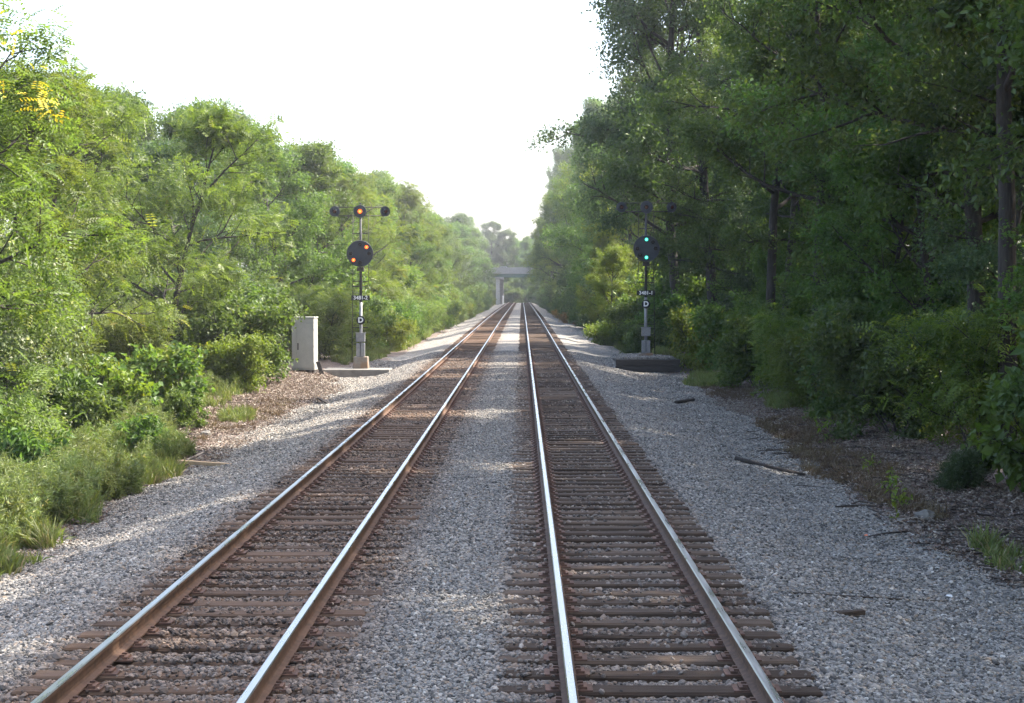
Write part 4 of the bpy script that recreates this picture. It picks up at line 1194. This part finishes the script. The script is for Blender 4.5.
def lamp(parent, x, z, y, r, mat, hot=None, hood=True, n=16):
    b = MB(); b.lathe([(r*1.28, 0), (r*1.28, -.05), (r*1.0, -.06), (r*1.0, -.02)], 'y', (0, 0, 0), n)
    if hood:                                     # open-bottomed tunnel hood over the lens
        ring0, ring1 = [], []
        for k in range(11):
            a = R(-35 + 250*k/10)
            for ring, yy, rr in ((ring0, -.05, 1.22), (ring1, -.05-r*2.0*(.55+.45*math.sin(max(0, a)) if 0 < a < math.pi else .5), 1.18)):
                ring.append([b.bm.verts.new((math.cos(a)*r*q, yy, math.sin(a)*r*q)) for q in (rr, rr-.07)])
        for k in range(10):
            for q in (0, 1): b.bm.faces.new((ring0[k][q], ring0[k+1][q], ring1[k+1][q], ring1[k][q]))
            b.bm.faces.new((ring1[k][0], ring1[k+1][0], ring1[k+1][1], ring1[k][1]))
    h = b.build('lamp_hood', M['black'], parent, (x, y, z))
    b = MB(); b.lathe([(r*1.02, -.012), (r*.9, -.045), (r*.55, -.075)], 'y', (0, 0, 0), n, 0)
    if hot: b.lathe([(r*.55, -.076), (r*.2, -.088)], 'y', (0, 0, 0), n, 1)
    l = b.build('lens', [M[mat]]+([M[hot]] if hot else []), parent, (x, y, z))
    return l

def make_signal(loc, label, txt, ladder_side, zz, lit_main, lit_marker, colours, rz, ped, markers):
    s = empty('railway_signal', loc, 0)
    tag(s, label, 'signal', 'railway signals')
    z_case0, z_case1, z_box0, z_box1, z_D, z_num, z_br, z_disc, z_mark, z_top = zz
    b = MB()
    vs = b.box(-.38, .38, -.34, .34, -.35, ped, .03)
    for v in b.bm.verts:
        if v.co.z > ped*.5: v.co.x *= .86; v.co.y *= .86
    b.build('pedestal', M['stained'], s)
    b = MB(); b.cone((0, 0, ped), (0, 0, z_num-.2), .075, .068, 14)
    b.cone((0, 0, ped), (0, 0, ped+.05), .17, .17, 14)
    b.build('lower_mast', M['silverpaint'], s)
    b = MB(); b.cone((0, 0, z_num-.2), (0, 0, z_top-.1), .066, .05, 14); b.cone((0, 0, z_top-.1), (0, 0, z_top), .035, .035, 8)
    b.lathe([(.0001, z_top-.005), (.045, z_top+.02), (.045, z_top+.05), (.0001, z_top+.08)], 'z', (0, 0, 0), 10)
    b.build('upper_mast', M['polegrey'], s)
    b = MB()
    b.box(-.20, -.012, -.26, -.06, z_case0, z_case1, .012); b.box(.012, .20, -.26, -.06, z_case0, z_case1, .012)
    b.box(-.10, .10, -.07, .0, z_case0+.1, z_case1-.1)
    b.build('relay_case', M['silverpaint'], s)
    b = MB(); b.box(-.21, .21, -.30, -.06, z_box0, z_box1, .02); b.box(-.17, .17, -.315, -.30, z_box0+.05, z_box1-.05)
    b.box(-.24, .24, -.32, -.04, z_box1, z_box1+.025)
    b.build('junction_box', M['silverpaint'], s)
    # ladder behind and to the side of the mast
    L = ladder_side
    lad = MB()
    for k, xx in enumerate((L*.40, L*.04)):
        lad.tube([(xx+L*.06, .34, ped-.2), (xx, .30, z_br), (xx-L*.02, .26, z_mark-.1)], [.016]*3, 6)
    z = ped+.25
    while z < z_mark-.2:
        lad.cone((L*.05, .31, z), (L*.41, .31, z), .010, .010, 5); z += .30
    lad.build('ladder', M['iron'], s)
    br = MB()
    for zb in (ped+1.35, z_br, z_br-.21, z_disc+.95):
        br.box(-.06, .06, .0, .36, zb-.02, zb+.02); br.box(min(L*.42, -L*.30), max(L*.42, -L*.30), .28, .32, zb-.022, zb+.022)
    br.cone((-L*.34, .28, z_br-.1), (-L*.34, .28, z_mark-.05), .013, .013, 6)
    br.build('ladder_bracket', M['iron'], s)
    # number plate, letter plate
    b = MB(); b.box(-.43, .43, -.115, -.095, -.115, .115, .006); b.box(-.05, .05, -.095, -.05, -.05, .05)
    p = b.build('number_plate', M['blackplate'], s, (0, 0, z_num))
    link('lettering', text_mesh(txt, .235, .004, .005), p, (0, -.121, 0))
    b = MB(); b.lathe([(.205, 0), (.205, .022)], 'y', (0, -.12, 0), 26); b.box(-.04, .04, -.10, -.05, -.04, .04)
    p = b.build('letter_plate', M['blackplate'], s, (0, 0, z_D))
    link('lettering', text_mesh('D', .33, .004, .010), p, (0, -.126, 0))
    # main head
    piv = MB()
    piv.lathe([(.50, .10), (.60, .02), (.615, 0), (.60, -.03), (.575, -.02), (.56, -.012)], 'y', (0, 0, 0), 40)
    piv.lathe([(.30, .28), (.33, .09)], 'y', (0, 0, 0), 24)
    hd = piv.build('signal_head', M['black'], s, (0, -.30, z_disc)); hd.rotation_euler = (0, 0, rz)
    lamps = {'top': (0, .42), 'bottom': (0, -.42), 'left': (-.42, 0), 'right': (.42, 0), 'ur': (.30, .30), 'll': (-.30, -.30)}
    for nm, (x, z) in lamps.items():
        on = nm in lit_main
        lamp(hd, x, z, -.01, .085, colours[0] if on else 'lensdark', colours[1] if on else None)
    b = MB(); b.box(-.16, .16, -.18, .0, z_disc-.82, z_disc-.62, .015); b.box(-.05, .05, -.28, -.04, z_disc-.66, z_disc-.54)
    b.build('head_bracket', M['iron'], s)
    # marker arm: two horizontal pipes and three round marker heads
    b = MB()
    for dz in (-.20, .20): b.cone((-1.2, -.14, z_mark+dz), (1.2, -.14, z_mark+dz), .022, .022, 8)
    for xx in (-1.16, -.12, .12, 1.16): b.cone((xx, -.14, z_mark-.2), (xx, -.14, z_mark+.2), .016, .016, 6)
    b.box(-.08, .08, -.16, -.03, z_mark-.26, z_mark+.26)
    b.build('marker_arm', M['iron'], s)
    for xx, rr, on, turn in ((-1.17, .245, 'l' in lit_marker, markers[0]), (0, .30, 'c' in lit_marker, rz), (1.17, .245, 'r' in lit_marker, markers[1])):
        b = MB(); b.lathe([(rr*.6, .16), (rr*.93, .05), (rr, 0), (rr*.97, -.03), (rr*.9, -.015)], 'y', (0, 0, 0), 28)
        mh = b.build('marker_head', M['black'], s, (xx, -.26, z_mark)); mh.rotation_euler = (0, 0, turn)
        lamp(mh, 0, 0, -.01, .105 if on else .095, ('amber' if on else 'lensred'), ('amberhot' if on else None))
    return s
LS_Z = float(surf(-7.5, 71.4))+.09
print('left signal ground', LS_Z)
make_signal((-7.5, 71.2, LS_Z), 'left trackside signal showing orange lights, number plate 3481-2', '3481-2', -1,
            (.56, 1.18, 1.24, 1.64, 2.24, 3.28, 4.04, 5.33, 7.28, 7.62), ('ur', 'll'), 'c', ('amber', 'amberhot'), R(6), .55, (R(0), R(24)))
RS_Z = -.05
make_signal((5.82, 72.0, RS_Z), 'right trackside signal showing two green lights, number plate 3481-1', '3481-1', 1,
            (.24, .82, 1.02, 1.42, 2.52, 3.04, 3.75, 5.12, 7.05, 7.25), ('top', 'bottom'), '', ('green', 'greenhot'), R(-5), .22, (R(-4), R(14)))

# left slab and right timber retaining wall
b = MB()
b.box(-1.52, 1.52, -.75, .95, -.38, 0, .02)
o = b.build('concrete_slab', M['concrete'], None, (-7.6, 70.7, LS_Z+.0)); tag(o, 'low grey concrete slab under the signal with orange lights', 'slab')
w = empty('timber_retaining_wall', (5.78, 70.0, 0)); tag(w, 'black timber retaining wall in front of the green-lit signal', 'retaining wall')
for i, (z0, z1, dx) in enumerate(((-.62, -.345, .0), (-.34, -.045, .02))):
    b = MB(); b.box(-1.5+dx, 1.5+dx, -.15-.012*i, .15, z0, z1, .02); b.build('timber', M['timber'], w)
for sx in (-1, 1):
    b = MB(); b.box(sx*1.36-.12, sx*1.36+.12, .152, 2.2, -.5, -.06, .02); b.build('end_timber', M['timber'], w)
lump('plastic_bag', 652, 357, .10, 'bluebag', 'pale blue plastic scrap on the earth beside the green-lit signal base', 'litter', (1.6, .7, .6))

# ------------------------------------------------------------------ grey equipment cabinet
CX, CY = -9.75, 68.6
cz = float(surf(CX, CY))
c = empty('equipment_cabinet', (CX, CY, cz-.02), R(-7)); tag(c, 'tall pale grey metal cabinet standing left of the orange-lit signal', 'cabinet'); c.scale = (.82, .82, 1)
b = MB(); b.box(-.62, .62, -.42, .42, .12, 2.44, .015); b.build('body', M['cabinet'], c)
b = MB(); b.box(-.655, .655, -.465, .455, 2.442, 2.50, .015); b.build('roof', M['cabinet'], c)
d = MB(); d.box(-.34, .60, -.452, -.424, .20, 2.20, .008); d = d.build('door', M['cabinet'], c)
b = MB(); b.box(-.275, -.245, -.485, -.453, 1.05, 1.30, .006); b.box(-.29, -.23, -.462, -.453, 1.02, 1.33); b.build('handle', M['iron'], d)
for zz in (.45, 1.2, 1.95):
    b = MB(); b.cone((.61, -.455, zz-.07), (.61, -.455, zz+.07), .018, .018, 8); b.build('hinge', M['cabinet'], d)
b = MB(); b.box(-.60, -.36, -.446, -.424, .20, 2.20, .006); b.build('side_panel', M['cabinet'], c)
b = MB(); b.box(-.60, .60, -.446, -.424, 2.23, 2.40, .006); b.build('top_panel', M['cabinet'], c)
for sx in (-.55, -.18, .18, .55):
    b = MB(); b.box(sx-.06, sx+.06, -.38, .38, -.15, .118); b.build('foot', M['timber'], c)

# ------------------------------------------------------------------ road bridge
BY = 400.0
g0 = float(ground_z(-6.3, BY)) 
br = empty('road_bridge', (0, BY, 0)); tag(br, 'grey concrete road bridge with green girders crossing over the tracks far away', 'bridge')
b = MB(); b.box(-46, 46, -5.0, 5.0, 7.9, 8.35); b.build('deck', M['brconc'], br)
b = MB(); b.box(-46, 46, -4.6, 4.6, 8.352, 8.42); b.build('roadway', M['asphalt'], br)
for y in (-5.02, 4.78):
    b = MB(); b.box(-46, 46, y, y+.24, 8.0, 9.45, .02); b.box(-46, 46, y-.04, y+.28, 9.452, 9.58, .02); b.build('parapet', M['brconc'], br)
for y in (-4.6, -1.6, 1.4, 4.2):
    b = MB(); b.box(-46, 46, y, y+.03, 7.12, 7.89); b.box(-46, 46, y-.18, y+.21, 7.06, 7.118); b.box(-46, 46, y-.18, y+.21, 7.84, 7.892)
    for x in np.arange(-45, 46, 3.): b.box(x-.02, x+.02, y-.15, y-.002, 7.12, 7.838)
    b.build('girder', M['girder'], br)
for x in (-6.25, 14.5):
    for y, m in ((-4.0, 'pier'), (.0, 'brconc'), (4.0, 'brconc')):
        b = MB(); b.box(x-.5+(.9 if y > 2 and x < 0 else 0), x+.5+(.9 if y > 2 and x < 0 else 0), y-.5, y+.5, float(ground_z(x, BY))-.5, 6.5, .05); b.build('pier', M[m], br)
    b = MB(); b.box(x-.62, x+1.5 if x < 0 else x+.62, -4.9, 4.9, 6.502, 7.058, .03); b.build('pier_cap', M['brconc'], br)
for x in (-22, 28):
    b = MB(); b.box(x-.8, x+.8, -5.4, 5.4, -1.5, 7.058, .05); b.build('abutment', M['brconc'], br)
# earth ramps carrying the road to the bridge
for sx, x0 in ((-1, -23), (1, 29)):
    V, Fc = [], []
    prof = [(-14, 0), (-6, 7.85), (6, 7.85), (14, 0)]
    xs = [x0, x0+sx*30, x0+sx*90]
    for x in xs:
        for y, z in prof: V.append((x, BY+y, z-1.0 if z == 0 else z))
    for j in range(2):
        for k in range(3): Fc.append((j*4+k, j*4+k+1, j*4+5+k, j*4+4+k))
    Fc.append((0, 1, 2, 3))
    me = bpy.data.meshes.new('embankment'); me.from_pydata(V, [], Fc); me.materials.append(M['dirt'])
    tag(link('embankment', me), kind='structure')
# thin pole and white post by the pier
b = MB(); b.cone((0, 0, -.5), (0, 0, 6.9), .12, .10, 8); b.box(-.7, .7, -.05, .05, 6.2, 6.32)
o = b.build('utility_pole', M['bleached'], None, (-8.2, 392, float(ground_z(-8.2, 392)))); tag(o, 'thin wooden pole just left of the bridge pier', 'pole')
b = MB(); b.box(-.2, .2, -.1, .1, -.3, 2.0, .03); b.box(-.23, .23, -.13, .13, 2.0, 2.1, .02)
o = b.build('marker_post', M['white'], None, (-4.75, 385, float(surf(-4.75, 385)))); tag(o, 'small white marker post at the foot of the bridge pier', 'post')

# white car on the bridge
cr = empty('car', (-4.9, BY+2.2, 8.42)); tag(cr, 'white car crossing the far road bridge, mostly hidden by the parapet', 'car')
def extrude_profile(prof, y0, y1, name, mat, parent, tuck=0):
    bm = bmesh.new()
    A = [bm.verts.new((x, y0+(tuck if z > .95 else 0), z)) for x, z in prof]; B = [bm.verts.new((x, y1-(tuck if z > .95 else 0), z)) for x, z in prof]
    n = len(prof)
    for k in range(n): bm.faces.new((A[k], A[(k+1) % n], B[(k+1) % n], B[k]))
    bm.faces.new(A[::-1]); bm.faces.new(B)
    bmesh.ops.recalc_face_normals(bm, faces=bm.faces)
    me = bpy.data.meshes.new(name); bm.to_mesh(me); bm.free(); me.materials.append(M[mat]); return link(name, me, parent)
extrude_profile([(-2.2, .35), (-2.2, .75), (-1.9, .9), (-1.3, .95), (-.7, 1.46), (.8, 1.48), (1.6, .98), (2.15, .9), (2.25, .6), (2.2, .32)], -.86, .86, 'body', 'carpaint', cr, .12)
for y in (-.765, .745):
    b = MB(); b.box(-.75, .75, y-.01, y+.03, 1.02, 1.36, .01); b.build('side_window', M['glass'], cr)
for x in (-1.4, 1.4):
    for y in (-.80, .80):
        b = MB(); b.lathe([(.31, -.1), (.33, -.08), (.33, .08), (.31, .1)], 'y', (0, 0, 0), 18); wv = b.build('wheel', M['rubber'], cr, (x, y, .33))
        b = MB(); b.lathe([(.19, -.11), (.19, .11)], 'y', (0, 0, 0), 14); b.build('rim', M['silverpaint'], wv)

# ------------------------------------------------------------------ haze in the air
HAZE = 0.00036
if HAZE:
    b = MB(); b.box(-720, 720, -320, 1010, -4, 48)
    m, nt, out = new_mat('haze')
    pv = N(nt, 'ShaderNodeVolumePrincipled', Density=HAZE, Anisotropy=0.2)
    pv.inputs['Color'].default_value = (0.93, 0.96, 1.0, 1)
    nt.links.new(pv.outputs[0], out.inputs['Volume'])
    o = b.build('haze', m); tag(o, kind='stuff')
# things that look alike: tell them apart by how far along the line they stand
_by = {}
for o in COL.objects:
    if 'label' in o: _by.setdefault(o['label'], []).append(o)
for lb, os_ in _by.items():
    n = len(os_)
    if n == 1 or n > 5 or len(lb.split()) > 13: continue
    os_.sort(key=lambda o: o.location.y)
    words = ['nearer', 'farther'] if n == 2 else ['nearest', 'second nearest', 'third nearest', 'fourth nearest'][:n-1] + ['farthest']
    for o, w_ in zip(os_, words): o['label'] = lb + ', ' + w_ + ' such'
for o in bpy.data.objects:
    if 'label' in o and len(o['label'].split()) > 16: print('LONG', o['label'])
print('objects', len(bpy.data.objects))
